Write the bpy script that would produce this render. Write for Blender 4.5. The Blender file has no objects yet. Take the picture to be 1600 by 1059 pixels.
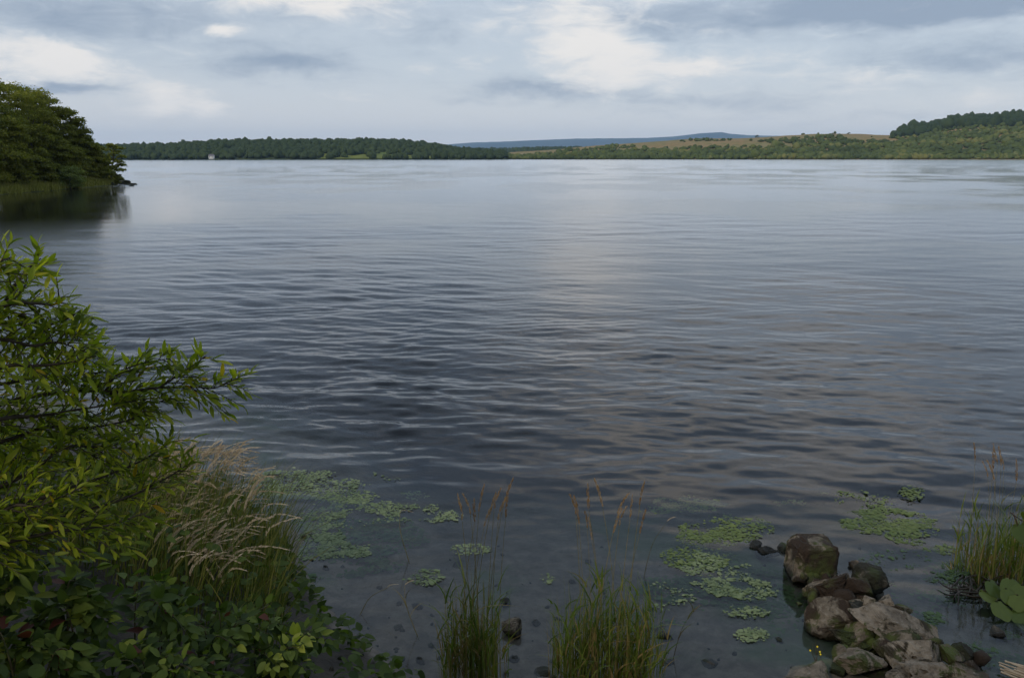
import bpy, math, random
import numpy as np
from mathutils import Vector, Matrix, noise as mnoise

random.seed(7)
rng = np.random.default_rng(7)
S = bpy.context.scene
C = S.collection
R = math.radians

# ------------------------------------------------------------------ camera
CAM_H, FPX, PITCH = 3.2, 1256.0, R(12.8)
cam_d = bpy.data.cameras.new('camera')
cam = bpy.data.objects.new('camera', cam_d)
C.objects.link(cam)
cam.location = (0, 0, CAM_H)
cam.rotation_euler = (math.pi / 2 - PITCH, 0, 0)
cam_d.sensor_width = 36
cam_d.lens = 36 * FPX / 1600
cam_d.clip_start = 0.05
cam_d.clip_end = 60000
S.camera = cam


def ray(u, v):
    x, y = (u - 800) / FPX, (529.5 - v) / FPX
    return np.array((x, math.cos(PITCH) + y * math.sin(PITCH), -math.sin(PITCH) + y * math.cos(PITCH)))


def at(u, v, Y):
    d = ray(u, v)
    return np.array((0, 0, CAM_H)) + d * (Y / d[1])


def onz(u, v, z=0.0):
    d = ray(u, v)
    return np.array((0, 0, CAM_H)) + d * ((z - CAM_H) / d[2])


# ------------------------------------------------------------------ render / exposure
S.render.engine = 'CYCLES'
S.cycles.use_denoising = True
S.cycles.max_bounces = 10
S.cycles.diffuse_bounces = 3
S.cycles.glossy_bounces = 3
S.cycles.transmission_bounces = 4
S.cycles.transparent_max_bounces = 10
S.cycles.volume_bounces = 1
S.cycles.caustics_reflective = False
S.cycles.caustics_refractive = False
S.cycles.sample_clamp_indirect = 4
S.view_settings.view_transform = 'Standard'
S.view_settings.look = 'None'
S.view_settings.gamma = 1
S.view_settings.exposure = 0.12
S.view_settings.use_curve_mapping = False

# ------------------------------------------------------------------ node helper
class NT:
    def __init__(self, tree):
        self.t = tree
        self.n = tree.nodes
        self.l = tree.links

    def new(self, typ, **kw):
        n = self.n.new(typ)
        for k, v in kw.items():
            setattr(n, k, v)
        return n

    def put(self, sock, v):
        if v is None:
            return
        if hasattr(v, 'is_output') or isinstance(v, bpy.types.NodeSocket):
            self.l.new(v, sock)
        else:
            if isinstance(v, (tuple, list)) and len(v) == 3 and sock.type == 'RGBA':
                v = (*v, 1)
            sock.default_value = v

    def m(self, op, a, b=None, c=None, clamp=False):
        n = self.new('ShaderNodeMath', operation=op, use_clamp=clamp)
        for i, x in enumerate((a, b, c)):
            self.put(n.inputs[i], x)
        return n.outputs[0]

    def mix(self, f, a, b, blend='MIX'):
        n = self.new('ShaderNodeMix', data_type='RGBA', blend_type=blend)
        self.put(n.inputs['Factor'], f)
        self.put(n.inputs[6], a)
        self.put(n.inputs[7], b)
        return n.outputs[2]

    def noise(self, vec, scale, detail=4, rough=0.55, dist=0.0, dim='3D'):
        n = self.new('ShaderNodeTexNoise', noise_dimensions=dim)
        self.put(n.inputs['Vector'], vec)
        n.inputs['Scale'].default_value = scale
        n.inputs['Detail'].default_value = detail
        n.inputs['Roughness'].default_value = rough
        n.inputs['Distortion'].default_value = dist
        return n.outputs[0]

    def ss(self, v, lo, hi):
        n = self.new('ShaderNodeMapRange', interpolation_type='SMOOTHSTEP')
        self.put(n.inputs[0], v)
        self.put(n.inputs[1], lo)
        self.put(n.inputs[2], hi)
        return n.outputs[0]

    def comb(self, x, y, z):
        n = self.new('ShaderNodeCombineXYZ')
        for i, a in enumerate((x, y, z)):
            self.put(n.inputs[i], a)
        return n.outputs[0]

    def mapping(self, vec, scale=(1, 1, 1), loc=(0, 0, 0), rot=(0, 0, 0)):
        n = self.new('ShaderNodeMapping')
        self.put(n.inputs[0], vec)
        n.inputs['Location'].default_value = loc
        n.inputs['Rotation'].default_value = rot
        n.inputs['Scale'].default_value = scale
        return n.outputs[0]


# ------------------------------------------------------------------ sun + sky with broken cloud
SUN_EL, SUN_AZ = R(35), R(-138)           # azimuth from +Y, clockwise: behind the viewer on the left
sun_d = bpy.data.lights.new('sun', 'SUN')
sun_d.energy = 1.5
sun_d.angle = R(10)
sun_d.color = (1.0, 0.93, 0.82)
sun = bpy.data.objects.new('sun', sun_d)
C.objects.link(sun)
to_sun = Vector((math.sin(SUN_AZ) * math.cos(SUN_EL), math.cos(SUN_AZ) * math.cos(SUN_EL), math.sin(SUN_EL)))
sun.rotation_euler = to_sun.to_track_quat('Z', 'Y').to_euler()

SKY_STR = 0.1
world = bpy.data.worlds.new('World')
S.world = world
world.use_nodes = True
w = NT(world.node_tree)
w.n.clear()
out = w.new('ShaderNodeOutputWorld')
bg = w.new('ShaderNodeBackground')
bg.inputs['Strength'].default_value = SKY_STR
w.l.new(bg.outputs[0], out.inputs['Surface'])
sky = w.new('ShaderNodeTexSky', sky_type='NISHITA')
sky.sun_disc = False
sky.sun_elevation = SUN_EL
sky.sun_rotation = SUN_AZ
sky.air_density = 1.0
sky.dust_density = 2.0
tc = w.new('ShaderNodeTexCoord').outputs['Generated']
sep = w.new('ShaderNodeSeparateXYZ')
w.l.new(tc, sep.inputs[0])
dx, dy, dz = sep.outputs
az = w.m('ARCTAN2', dx, dy)
el = w.m('ARCSINE', dz)
zz = w.m('ADD', w.m('MAXIMUM', dz, 0.0), 0.10)
px_, py_ = w.m('DIVIDE', dx, zz), w.m('DIVIDE', dy, zz)
P = w.comb(px_, py_, 0.0)
# angle-space coordinates for the cloud banks near the horizon
Q = w.comb(az, w.m('MULTIPLY', el, 2.6), 0.0)
warp1 = w.m('SUBTRACT', w.noise(Q, 9.0, 5, 0.6), 0.5)
warp2 = w.m('SUBTRACT', w.noise(w.mapping(Q, loc=(7.3, 2.1, 4.0)), 9.0, 5, 0.6), 0.5)
waz = w.m('MULTIPLY_ADD', warp1, 0.10, az)
wel = w.m('MULTIPLY_ADD', warp2, 0.045, el)


def azel(u, v):
    d = ray(u, v)
    d = d / np.linalg.norm(d)
    return math.atan2(d[0], d[1]), math.asin(d[2])


def bank(lst):
    tot = None
    for (u, v, su, sv, amp) in lst:
        a, e = azel(u, v)
        qa = w.m('DIVIDE', w.m('SUBTRACT', waz, a), su / FPX)
        qe = w.m('DIVIDE', w.m('SUBTRACT', wel, e), sv / FPX)
        r2 = w.m('MULTIPLY_ADD', qa, qa, w.m('MULTIPLY', qe, qe))
        g = w.m('MULTIPLY', w.m('POWER', 2.718, w.m('MULTIPLY', r2, -1.0)), amp)
        tot = g if tot is None else w.m('ADD', tot, g)
    return tot


light = bank([(50, 92, 100, 26, 1.0), (140, 108, 45, 14, .6), (345, 46, 26, 9, .9), (480, 4, 125, 26, 1.0),
              (268, 158, 60, 22, 1.0), (345, 172, 26, 12, .6), (960, 108, 100, 34, 1.0), (925, 66, 60, 30, .7),
              (1085, 105, 50, 14, .6), (735, 100, 34, 13, .55), (1350, 130, 70, 16, .5), (670, 110, 24, 9, .4),
              (1190, 105, 120, 26, .35), (560, 150, 50, 12, .3), (820, 40, 90, 22, .35), (1560, 150, 80, 14, .3), (1190, -330, 330, 130, .85), (930, -20, 120, 60, .6)])
dark = bank([(120, 28, 180, 30, .7), (440, 98, 110, 24, .9), (60, 134, 95, 9, .9), (830, 142, 120, 18, .8),
             (1190, 35, 150, 32, .55), (1490, 4, 200, 24, 1.4), (1510, 92, 150, 26, .8), (1120, 158, 220, 14, .5),
             (660, 55, 70, 24, .35), (1010, 30, 90, 22, .4), (1300, 185, 300, 14, .25), (520, -215, 360, 130, 1.6), (1480, -40, 220, 40, .8), (150, -60, 250, 60, .2)])
nA = w.noise(P, 1.35, 6, 0.58, 0.4)
nB = w.noise(w.mapping(P, loc=(3.7, 9.2, 1.5)), 0.85, 5, 0.55, 0.6)
nQ = w.noise(w.mapping(Q, loc=(1.1, 5.2, 0), scale=(1.0, 1.25, 1)), 17.0, 7, 0.66, 0.5)
hi = w.ss(el, R(7), R(16))                # overhead cloud field takes over above the banks
Lf = w.m('ADD', light, w.m('MULTIPLY', w.m('SUBTRACT', nQ, 0.5), 1.7))
Lf = w.m('ADD', Lf, w.m('MULTIPLY', w.m('MULTIPLY', hi, w.m('SUBTRACT', nA, 0.45)), 2.6))
Df = w.m('ADD', dark, w.m('MULTIPLY', w.m('SUBTRACT', nQ, 0.5), -1.1))
Df = w.m('ADD', Df, w.m('MULTIPLY', w.m('MULTIPLY', hi, w.m('SUBTRACT', nB, 0.42)), 2.2))
Lf = w.ss(Lf, 0.12, 1.10)
Df = w.ss(Df, 0.05, 1.15)
k = 1.0 / SKY_STR
veil = w.mix(w.ss(el, R(7), 0.0), (0.58 * k, 0.635 * k, 0.70 * k), (0.80 * k, 0.785 * k, 0.785 * k))
veil = w.mix(w.ss(el, R(8), R(18)), veil, (0.45 * k, 0.565 * k, 0.725 * k))
base = w.mix(0.82, sky.outputs[0], veil)
c1 = w.mix(w.m('MULTIPLY', Df, 0.74), base, (0.215 * k, 0.285 * k, 0.395 * k))
c2 = w.mix(w.m('MULTIPLY', Lf, 0.9), c1, (0.86 * k, 0.825 * k, 0.785 * k))
w.l.new(c2, bg.inputs['Color'])

# ------------------------------------------------------------------ mesh helpers
def mesh_np(name, V, F, mat=None, smooth=True, attrs=None):
    V = np.asarray(V, dtype=np.float32).reshape(-1, 3)
    Fs = F if isinstance(F, list) else [F]
    me = bpy.data.meshes.new(name)
    me.vertices.add(len(V))
    me.vertices.foreach_set('co', V.ravel())
    loops, starts, off = [], [], 0
    for f in Fs:
        f = np.asarray(f, dtype=np.int32)
        if len(f) == 0:
            continue
        kk = f.shape[1]
        loops.append(f.ravel())
        starts.append(off + np.arange(len(f), dtype=np.int32) * kk)
        off += f.size
    loops = np.concatenate(loops)
    starts = np.concatenate(starts)
    me.loops.add(len(loops))
    me.loops.foreach_set('vertex_index', loops)
    me.polygons.add(len(starts))
    me.polygons.foreach_set('loop_start', starts)
    me.polygons.foreach_set('use_smooth', np.full(len(starts), smooth))
    for an, av in (attrs or {}).items():
        a = me.attributes.new(an, 'FLOAT', 'POINT')
        a.data.foreach_set('value', np.asarray(av, dtype=np.float32))
    me.update(calc_edges=True)
    if mat:
        me.materials.append(mat)
    return me


def link(name, me, parent=None, **props):
    o = bpy.data.objects.new(name, me)
    C.objects.link(o)
    if parent is not None:
        o.parent = parent
    for kx, vx in props.items():
        o[kx] = vx
    return o


def mk(name, V, F, mat, parent=None, smooth=True, attrs=None, **props):
    return link(name, mesh_np(name, V, F, mat, smooth, attrs), parent, **props)


def thing(name, label, cat, loc=(0, 0, 0), group=None):
    o = bpy.data.objects.new(name, None)
    C.objects.link(o)
    o.location = loc
    o.empty_display_size = 0.1
    o['label'] = label
    o['category'] = cat
    if group:
        o['group'] = group
    return o


def grid_faces(nr, nc):
    i = np.arange(nr * nc).reshape(nr, nc)
    return np.stack([i[:-1, :-1], i[:-1, 1:], i[1:, 1:], i[1:, :-1]], -1).reshape(-1, 4)


def sm(x, a, b):
    t = np.clip((np.asarray(x, float) - a) / (b - a), 0, 1)
    return t * t * (3 - 2 * t)


# vectorised value noise (world-space, any size)
_perm = np.random.default_rng(11).random((256, 256))


def vn(x, y, s=1.0, o=0):
    x = np.asarray(x, float) * s + o * 17.3
    y = np.asarray(y, float) * s + o * 9.7
    xi, yi = np.floor(x).astype(int), np.floor(y).astype(int)
    fx, fy = x - xi, y - yi
    fx, fy = fx * fx * (3 - 2 * fx), fy * fy * (3 - 2 * fy)
    g = lambda a, b: _perm[a & 255, b & 255]
    return ((g(xi, yi) * (1 - fx) + g(xi + 1, yi) * fx) * (1 - fy) + (g(xi, yi + 1) * (1 - fx) + g(xi + 1, yi + 1) * fx) * fy)


def fbm(x, y, s=1.0, n=4, o=0):
    t, a, tot = 0, 1.0, 0
    for i in range(n):
        t = t + a * vn(x, y, s * 2 ** i, o + i * 3)
        tot += a
        a *= 0.5
    return t / tot


def tube(pts, rad, n=6, close=True):
    pts = np.asarray(pts, float)
    rad = np.broadcast_to(np.asarray(rad, float), (len(pts),))
    tan = np.gradient(pts, axis=0)
    tan /= np.linalg.norm(tan, axis=1)[:, None] + 1e-9
    ref = np.array((0.13, 0.21, 1.0)) if abs(tan[:, 2]).mean() < 0.8 else np.array((1.0, 0.2, 0.1))
    a = np.cross(tan, ref)
    a /= np.linalg.norm(a, axis=1)[:, None] + 1e-9
    b = np.cross(tan, a)
    th = np.arange(n) * 2 * math.pi / n
    V = pts[:, None, :] + rad[:, None, None] * (np.cos(th)[None, :, None] * a[:, None, :] + np.sin(th)[None, :, None] * b[:, None, :])
    V = V.reshape(-1, 3)
    F = []
    for i in range(len(pts) - 1):
        for j in range(n):
            F.append((i * n + j, i * n + (j + 1) % n, (i + 1) * n + (j + 1) % n, (i + 1) * n + j))
    return V, np.array(F, dtype=np.int32)


class Bag:
    """collects pieces of one mesh"""
    def __init__(self):
        self.V, self.F, self.k, self.A = [], {}, 0, []

    def add(self, V, F, a=0.5):
        V = np.asarray(V, float)
        F = np.asarray(F)
        self.V.append(V)
        self.F.setdefault(F.shape[1], []).append(F + self.k)
        self.A.append(np.broadcast_to(np.asarray(a, float), (len(V),)))
        self.k += len(V)

    def mesh(self, name, mat, smooth=True):
        return mesh_np(name, np.concatenate(self.V), [np.concatenate(f) for f in self.F.values()], mat, smooth,
                       {'rnd': np.concatenate(self.A)})

    def build(self, name, mat, parent=None, smooth=True, **props):
        return link(name, self.mesh(name, mat, smooth), parent, **props)


def smooth_poly(pts, n=6):
    """Catmull-Rom through control points"""
    p = np.asarray(pts, float)
    p = np.vstack([2 * p[0] - p[1], p, 2 * p[-1] - p[-2]])
    o = []
    for i in range(1, len(p) - 2):
        for t in np.arange(n) / n:
            a, b, c, d = p[i - 1], p[i], p[i + 1], p[i + 2]
            o.append(0.5 * (2 * b + (c - a) * t + (2 * a - 5 * b + 4 * c - d) * t * t + (3 * b - a - 3 * c + d) * t ** 3))
    o.append(p[-2])
    return np.array(o)


def instance(V0, F0, pos, Rm, sc, rnd):
    """joined copies of a template mesh"""
    N, n = len(pos), len(V0)
    V = np.einsum('nij,nvj->nvi', Rm, V0[None] * np.asarray(sc).reshape(N, 1, -1)) + pos[:, None]
    F = (F0[None] + (np.arange(N) * n)[:, None, None]).reshape(-1, F0.shape[1])
    return V.reshape(-1, 3), F, np.repeat(rnd, n)


def frames(d, up):
    """rotation matrices with +Y along d and +Z near up"""
    d = d / (np.linalg.norm(d, axis=1)[:, None] + 1e-9)
    x = np.cross(d, up)
    x /= np.linalg.norm(x, axis=1)[:, None] + 1e-9
    z = np.cross(x, d)
    return np.stack([x, d, z], -1)


def mat4(Rm, pos, s=1.0):
    M = np.eye(4)
    M[:3, :3] = Rm * s
    M[:3, 3] = pos
    return Matrix(M.tolist())


# ------------------------------------------------------------------ materials
def material(name):
    mt = bpy.data.materials.new(name)
    mt.use_nodes = True
    nt = NT(mt.node_tree)
    return mt, nt, mt.node_tree.nodes['Principled BSDF']


def ramp(nt, fac, stops):
    n = nt.new('ShaderNodeValToRGB')
    nt.put(n.inputs[0], fac)
    e = n.color_ramp.elements
    while len(e) < len(stops):
        e.new(0.5)
    for i, (p, c) in enumerate(stops):
        e[i].position = p
        e[i].color = (*c, 1)
    return n.outputs[0]


def leaf_mat(name, stops, per_object=False, trans=0.3, rough=0.55, tr_col=None, spec=0.3):
    mt, nt, bs = material(name)
    if per_object:
        r = nt.new('ShaderNodeObjectInfo').outputs['Random']
    else:
        a = nt.new('ShaderNodeAttribute')
        a.attribute_name = 'rnd'
        r = a.outputs['Fac']
    col = ramp(nt, r, stops)
    geo = nt.new('ShaderNodeNewGeometry')
    ns = nt.noise(geo.outputs['Position'], 35.0, 2)
    col = nt.mix(nt.m('MULTIPLY', ns, 0.45), col, nt.mix(1.0, col, (0.45, 0.5, 0.4), 'MULTIPLY'))
    nt.put(bs.inputs['Base Color'], col)
    bs.inputs['Roughness'].default_value = rough
    bs.inputs['Specular IOR Level'].default_value = spec
    tl = nt.new('ShaderNodeBsdfTranslucent')
    tcol = nt.mix(1.0, col, tr_col or (1.3, 1.5, 0.6), 'MULTIPLY')
    nt.put(tl.inputs['Color'], tcol)
    mx = nt.new('ShaderNodeMixShader')
    mx.inputs[0].default_value = trans
    nt.l.new(bs.outputs[0], mx.inputs[1])
    nt.l.new(tl.outputs[0], mx.inputs[2])
    nt.l.new(mx.outputs[0], nt.n['Material Output'].inputs['Surface'])
    return mt


def simple_mat(name, c1, c2, scale=8.0, rough=0.8, bump=0.0, detail=5, spec=0.3):
    mt, nt, bs = material(name)
    geo = nt.new('ShaderNodeNewGeometry').outputs['Position']
    n = nt.noise(geo, scale, detail, 0.6)
    nt.put(bs.inputs['Base Color'], nt.mix(nt.ss(n, 0.3, 0.7), c1, c2))
    bs.inputs['Roughness'].default_value = rough
    bs.inputs['Specular IOR Level'].default_value = spec
    if bump:
        b = nt.new('ShaderNodeBump')
        b.inputs['Strength'].default_value = bump
        b.inputs['Distance'].default_value = 0.02
        nt.put(b.inputs['Height'], nt.noise(geo, scale * 3, 4, 0.6))
        nt.put(bs.inputs['Normal'], b.outputs[0])
    return mt


M = {}
shrub_stops = [(0.0, (.085, .12, .014)), (.35, (.19, .235, .020)), (.75, (.31, .34, .028)), (.97, (.42, .41, .04)), (.985, (.48, .34, .02)), (1, (.50, .29, .014))]
M['shrub_leaf'] = leaf_mat('shrub_leaf_green', shrub_stops, True, .5, .5, spec=.2)
M['shrub_leaves'] = leaf_mat('shrub_foliage_green', shrub_stops, False, .5, .5, spec=.2)
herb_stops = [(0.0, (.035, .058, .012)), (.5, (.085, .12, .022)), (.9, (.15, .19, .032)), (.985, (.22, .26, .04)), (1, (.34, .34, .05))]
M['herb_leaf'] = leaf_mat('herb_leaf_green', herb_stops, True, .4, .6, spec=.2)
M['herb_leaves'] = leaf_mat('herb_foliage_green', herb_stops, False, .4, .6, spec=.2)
M['yellow_leaf'] = leaf_mat('yellow_leaf', [(0, (.34, .36, .05)), (1, (.40, .40, .07))], True, .35, .5)
M['red_leaf'] = leaf_mat('red_brown_leaf', [(0, (0.091, 0.020, 0.012)), (1, (0.140, 0.040, 0.016))], True, .25, .6)
M['pad_leaf'] = leaf_mat('broad_pad_leaf', [(0, (.05, .085, .014)), (1, (.11, .14, .022))], True, .3, .4, spec=.35)
M['tree_leaves'] = leaf_mat('tree_foliage', [(0, (.09, .105, .016)), (.5, (.21, .215, .032)), (.9, (.31, .285, .045)), (1, (.38, .31, .055))], False, .38, .65, spec=.15)
M['willow_leaves'] = leaf_mat('willow_foliage', [(0, (.13, .165, .04)), (1, (.27, .30, .08))], False, .35, .6, spec=.15)
M['grass_blade'] = leaf_mat('grass_blade', [(0, (.06, .085, .018)), (.5, (.13, .15, .03)), (.8, (.24, .20, .065)), (1, (.32, .25, .10))], False, .35, .6, spec=.2)
M['reed_blade'] = leaf_mat('reed_blade', [(0, (.06, .09, .02)), (.4, (.125, .17, .03)), (.60, (.20, .22, .045)), (.72, (.26, .18, .075)), (1, (.30, .20, .10))], False, .4, .5, spec=.2)
M['bank_grass'] = leaf_mat('bank_grass', [(0, (.20, .20, .045)), (1, (.34, .31, .08))], False, .35, .7, spec=.15)
M['seed_head'] = leaf_mat('seed_head_straw', [(0, (.50, .37, .23)), (1, (.72, .58, .42))], True, .35, .7, tr_col=(1.1, 1, .85))
M['seed_rust'] = leaf_mat('seed_head_rust', [(0, (0.299, 0.168, 0.065)), (1, (0.437, 0.288, 0.143))], True, .3, .7, tr_col=(1.1, 1, .8))
M['stalk'] = simple_mat('straw_stalk', (.14, .12, .035), (.24, .18, .07), 10, .6)
M['stem'] = simple_mat('green_stem', (.05, .07, .015), (.09, .06, .025), 12, .6)
M['bark'] = simple_mat('twig_bark', (.030, .022, .014), (.060, .045, .028), 20, .75, .3)
M['trunk'] = simple_mat('tree_bark', (.05, .042, .032), (.10, .085, .065), 6, .85, .4)
M['root'] = simple_mat('wet_root', (.012, .009, .006), (.03, .022, .014), 25, .35)
M['straw'] = simple_mat('dead_reed_straw', (.30, .22, .15), (.42, .33, .22), 15, .7)
M['white_wall'] = simple_mat('painted_wall', (.75, .72, .66), (.8, .77, .72), 1, .7)
M['slate'] = simple_mat('slate_roof', (.10, .09, .10), (.15, .13, .14), 2, .6)
M['dark_glass'] = simple_mat('window_glass', (.03, .035, .04), (.04, .045, .05), 2, .1)
M['flower'] = simple_mat('yellow_petal', (.75, .55, .01), (.85, .65, .02), 10, .5)


def ground_mat():
    mt, nt, bs = material('lake_bed_mud')
    geo = nt.new('ShaderNodeNewGeometry').outputs['Position']
    n1 = nt.noise(geo, 1.1, 6, 0.6)
    n2 = nt.noise(geo, 9.0, 6, 0.65)
    n3 = nt.noise(nt.mapping(geo, loc=(5, 3, 1)), 0.8, 5, 0.6)
    col = nt.mix(nt.ss(n2, .3, .75), (.080, .064, .048), (.175, .142, .110))
    col = nt.mix(nt.m('MULTIPLY', nt.ss(n1, .45, .7), .6), col, (.035, .03, .025))
    col = nt.mix(nt.m('MULTIPLY', nt.ss(n3, .52, .66), .65), col, (.045, .085, .03))
    sp = nt.new('ShaderNodeSeparateXYZ')
    nt.l.new(geo, sp.inputs[0])
    soil = nt.mix(nt.ss(n2, .35, .7), (.018, .013, .008), (.045, .033, .020))
    col = nt.mix(nt.ss(sp.outputs[2], .02, .10), col, soil)
    nt.put(bs.inputs['Base Color'], col)
    bs.inputs['Roughness'].default_value = .8
    bp = nt.new('ShaderNodeBump')
    bp.inputs['Strength'].default_value = .6
    bp.inputs['Distance'].default_value = .04
    nt.put(bp.inputs['Height'], n2)
    nt.put(bs.inputs['Normal'], bp.outputs[0])
    return mt


def rock_mat(name, c_lo, c_hi, moss, moss_amt, moss2=(.06, .075, .015)):
    mt, nt, bs = material(name)
    geo = nt.new('ShaderNodeNewGeometry')
    pos = geo.outputs['Position']
    n1 = nt.noise(pos, 7.0, 7, .65)
    n2 = nt.noise(pos, 30.0, 8, .7)
    n3 = nt.noise(nt.mapping(pos, loc=(3, 7, 2)), 5.5, 6, .7, .5)
    n4 = nt.noise(nt.mapping(pos, loc=(9, 1, 5)), 3.0, 3, .6)
    col = nt.mix(nt.ss(n1, .3, .7), c_lo, c_hi)
    col = nt.mix(nt.m('MULTIPLY', nt.ss(n2, .52, .72), .55), col, (.33, .29, .23))
    col = nt.mix(nt.m('MULTIPLY', nt.ss(n2, .50, .30), .75), col, (.045, .036, .026))
    mcol = nt.mix(nt.ss(n4, .42, .6), moss, moss2)
    col = nt.mix(nt.ss(n3, .66 - moss_amt, .74 - moss_amt), col, mcol)
    sp = nt.new('ShaderNodeSeparateXYZ')
    nt.l.new(pos, sp.inputs[0])
    zz_ = nt.m('MULTIPLY_ADD', n1, .10, sp.outputs[2])
    wet = nt.ss(zz_, .13, .06)
    col = nt.mix(wet, col, nt.mix(1.0, col, (.30, .29, .26), 'MULTIPLY'))
    nt.put(bs.inputs['Base Color'], col)
    nt.put(bs.inputs['Roughness'], nt.m('MULTIPLY_ADD', wet, -.45, .88))
    bs.inputs['Specular IOR Level'].default_value = .3
    bp = nt.new('ShaderNodeBump')
    bp.inputs['Strength'].default_value = 1.0
    bp.inputs['Distance'].default_value = .03
    h = nt.m('ADD', nt.m('MULTIPLY', n2, .6), nt.m('MULTIPLY', n3, .8))
    nt.put(bp.inputs['Height'], h)
    nt.put(bs.inputs['Normal'], bp.outputs[0])
    return mt


M['bed'] = ground_mat()
M['rock_pale'] = rock_mat('pale_limestone', (.10, .076, .052), (.25, .20, .145), (.030, .022, .011), .16)
M['rock_mossy'] = rock_mat('mossy_limestone', (.085, .066, .046), (.19, .15, .105), (.030, .018, .010), .24)
M['rock_dark'] = rock_mat('dark_mossy_stone', (.05, .042, .028), (.10, .082, .055), (.018, .016, .008), .26, (.035, .045, .012))


def terrain_mat(name, c1, c2, c3, scale):
    mt, nt, bs = material(name)
    geo = nt.new('ShaderNodeNewGeometry').outputs['Position']
    n1 = nt.noise(geo, scale, 6, .62)
    n2 = nt.noise(geo, scale * 6, 5, .65)
    col = nt.mix(nt.ss(n1, .38, .62), c1, c2)
    col = nt.mix(nt.m('MULTIPLY', nt.ss(n2, .45, .68), .8), col, c3)
    nt.put(bs.inputs['Base Color'], col)
    bs.inputs['Roughness'].default_value = .95
    bs.inputs['Specular IOR Level'].default_value = .1
    return mt


M['moor'] = terrain_mat('moorland', (.27, .17, .075), (.22, .17, .07), (.11, .13, .035), .02)
M['far_floor'] = terrain_mat('wooded_ground', (.03, .045, .014), (.05, .06, .02), (.08, .085, .03), .03)
M['mountain'] = terrain_mat('far_mountain', (.03, .04, .04), (.05, .058, .045), (.035, .045, .03), .002)
M['headland'] = terrain_mat('headland_grass', (.06, .07, .02), (.10, .10, .03), (.05, .04, .02), .5)
M['far_wood'] = leaf_mat('far_wood_foliage', [(0, (.032, .048, .018)), (.6, (.048, .066, .022)), (.9, (.070, .090, .026)), (1, (.13, .15, .035))], False, 0.0, .85, spec=.1)
M['far_scrub'] = leaf_mat('far_scrub_foliage', [(0, (.055, .070, .020)), (.6, (.095, .115, .03)), (1, (.19, .175, .05))], False, 0.0, .85, spec=.1)
M['weed'] = leaf_mat('floating_pondweed', [(0, (.075, .115, .04)), (.4, (.16, .20, .08)), (.8, (.26, .29, .13)), (.93, (.35, .36, .20)), (1, (.17, .12, .06))], False, .2, .5, spec=.35)
M['weed_bright'] = leaf_mat('floating_pondweed_bright', [(0, (.055, .09, .02)), (.4, (.11, .15, .03)), (.85, (.19, .22, .05)), (.95, (.26, .26, .09)), (1, (.15, .11, .05))], False, .2, .5, spec=.35)
M['weed_deep'] = leaf_mat('sunken_pondweed', [(0, (.035, .07, .025)), (.6, (.075, .12, .042)), (1, (.13, .165, .06))], False, .2, .6)


def water_mat():
    mt, nt, bs = material('lake_water')
    nt.n.remove(bs)
    geo = nt.new('ShaderNodeNewGeometry').outputs['Position']
    at_ = nt.new('ShaderNodeAttribute')
    at_.attribute_name = 'rough'
    b = nt.new('ShaderNodeBump')
    b.inputs['Strength'].default_value = .05
    b.inputs['Distance'].default_value = .02
    nt.put(b.inputs['Height'], nt.noise(nt.mapping(geo, scale=(.5, 1, 1)), 7.0, 3, .5))
    fr = nt.new('ShaderNodeFresnel')
    fr.inputs['IOR'].default_value = 1.333
    nt.put(fr.inputs['Normal'], b.outputs[0])
    gl = nt.new('ShaderNodeBsdfGlossy', distribution='MULTI_GGX')
    gl.inputs['Color'].default_value = (1, 1, 1, 1)
    nt.put(gl.inputs['Roughness'], at_.outputs['Fac'])
    nt.put(gl.inputs['Normal'], b.outputs[0])
    tr = nt.new('ShaderNodeBsdfTransparent')
    tr.inputs['Color'].default_value = (.93, .95, .93, 1)
    mx = nt.new('ShaderNodeMixShader')
    nt.l.new(fr.outputs[0], mx.inputs[0])
    nt.l.new(tr.outputs[0], mx.inputs[1])
    nt.l.new(gl.outputs[0], mx.inputs[2])
    o = nt.n['Material Output']
    nt.l.new(mx.outputs[0], o.inputs['Surface'])
    va = nt.new('ShaderNodeVolumeAbsorption')
    va.inputs['Color'].default_value = (.40, .50, .52, 1)
    va.inputs['Density'].default_value = 1.7
    nt.l.new(va.outputs[0], o.inputs['Volume'])
    return mt


M['water'] = water_mat()

# ------------------------------------------------------------------ ground: bank, shore and lake bed in one sheet
def shore_y(x):
    return np.interp(x, [-400, -60, -8, -4.2, -2.8, -2.0, -1.2, -0.6, 1.5, 3.2, 6, 60, 400],
                     [150, 40, 11, 8.6, 7.4, 6.4, 5.1, 4.55, 4.45, 4.35, 3.6, -6, -60])


def ground_z(x, y):
    x, y = np.asarray(x, float), np.asarray(y, float)
    d = shore_y(x) - y
    slope_in = np.minimum(d * .36, 1.62 + d * .01)
    out_ = -(.055 * np.maximum(-d, 0) + .075 * np.maximum(-d - 1.5, 0) ** 1.8)
    z = np.where(d > 0, slope_in, np.maximum(out_, -5.0))
    amp = np.where(d > 0, .10, .07) * np.clip(1 - (np.hypot(x, y) - 30) / 60, .1, 1)
    return z + (fbm(x, y, 1.3, 4, 5) - .5) * amp + (fbm(x, y, .35, 3, 8) - .5) * amp * 1.2


rr = np.concatenate([np.linspace(.0, 12, 260), 12 * np.geomspace(1.02, 2500, 150)])
aa = np.concatenate([np.linspace(-math.pi, -.85, 50), np.linspace(-.84, .84, 260), np.linspace(.85, math.pi, 50)])
RR, AA = np.meshgrid(rr, aa, indexing='ij')
GX, GY = RR * np.sin(AA), RR * np.cos(AA)
mk('ground', np.stack([GX, GY, ground_z(GX, GY)], -1), grid_faces(*GX.shape), M['bed'], kind='structure')

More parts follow.
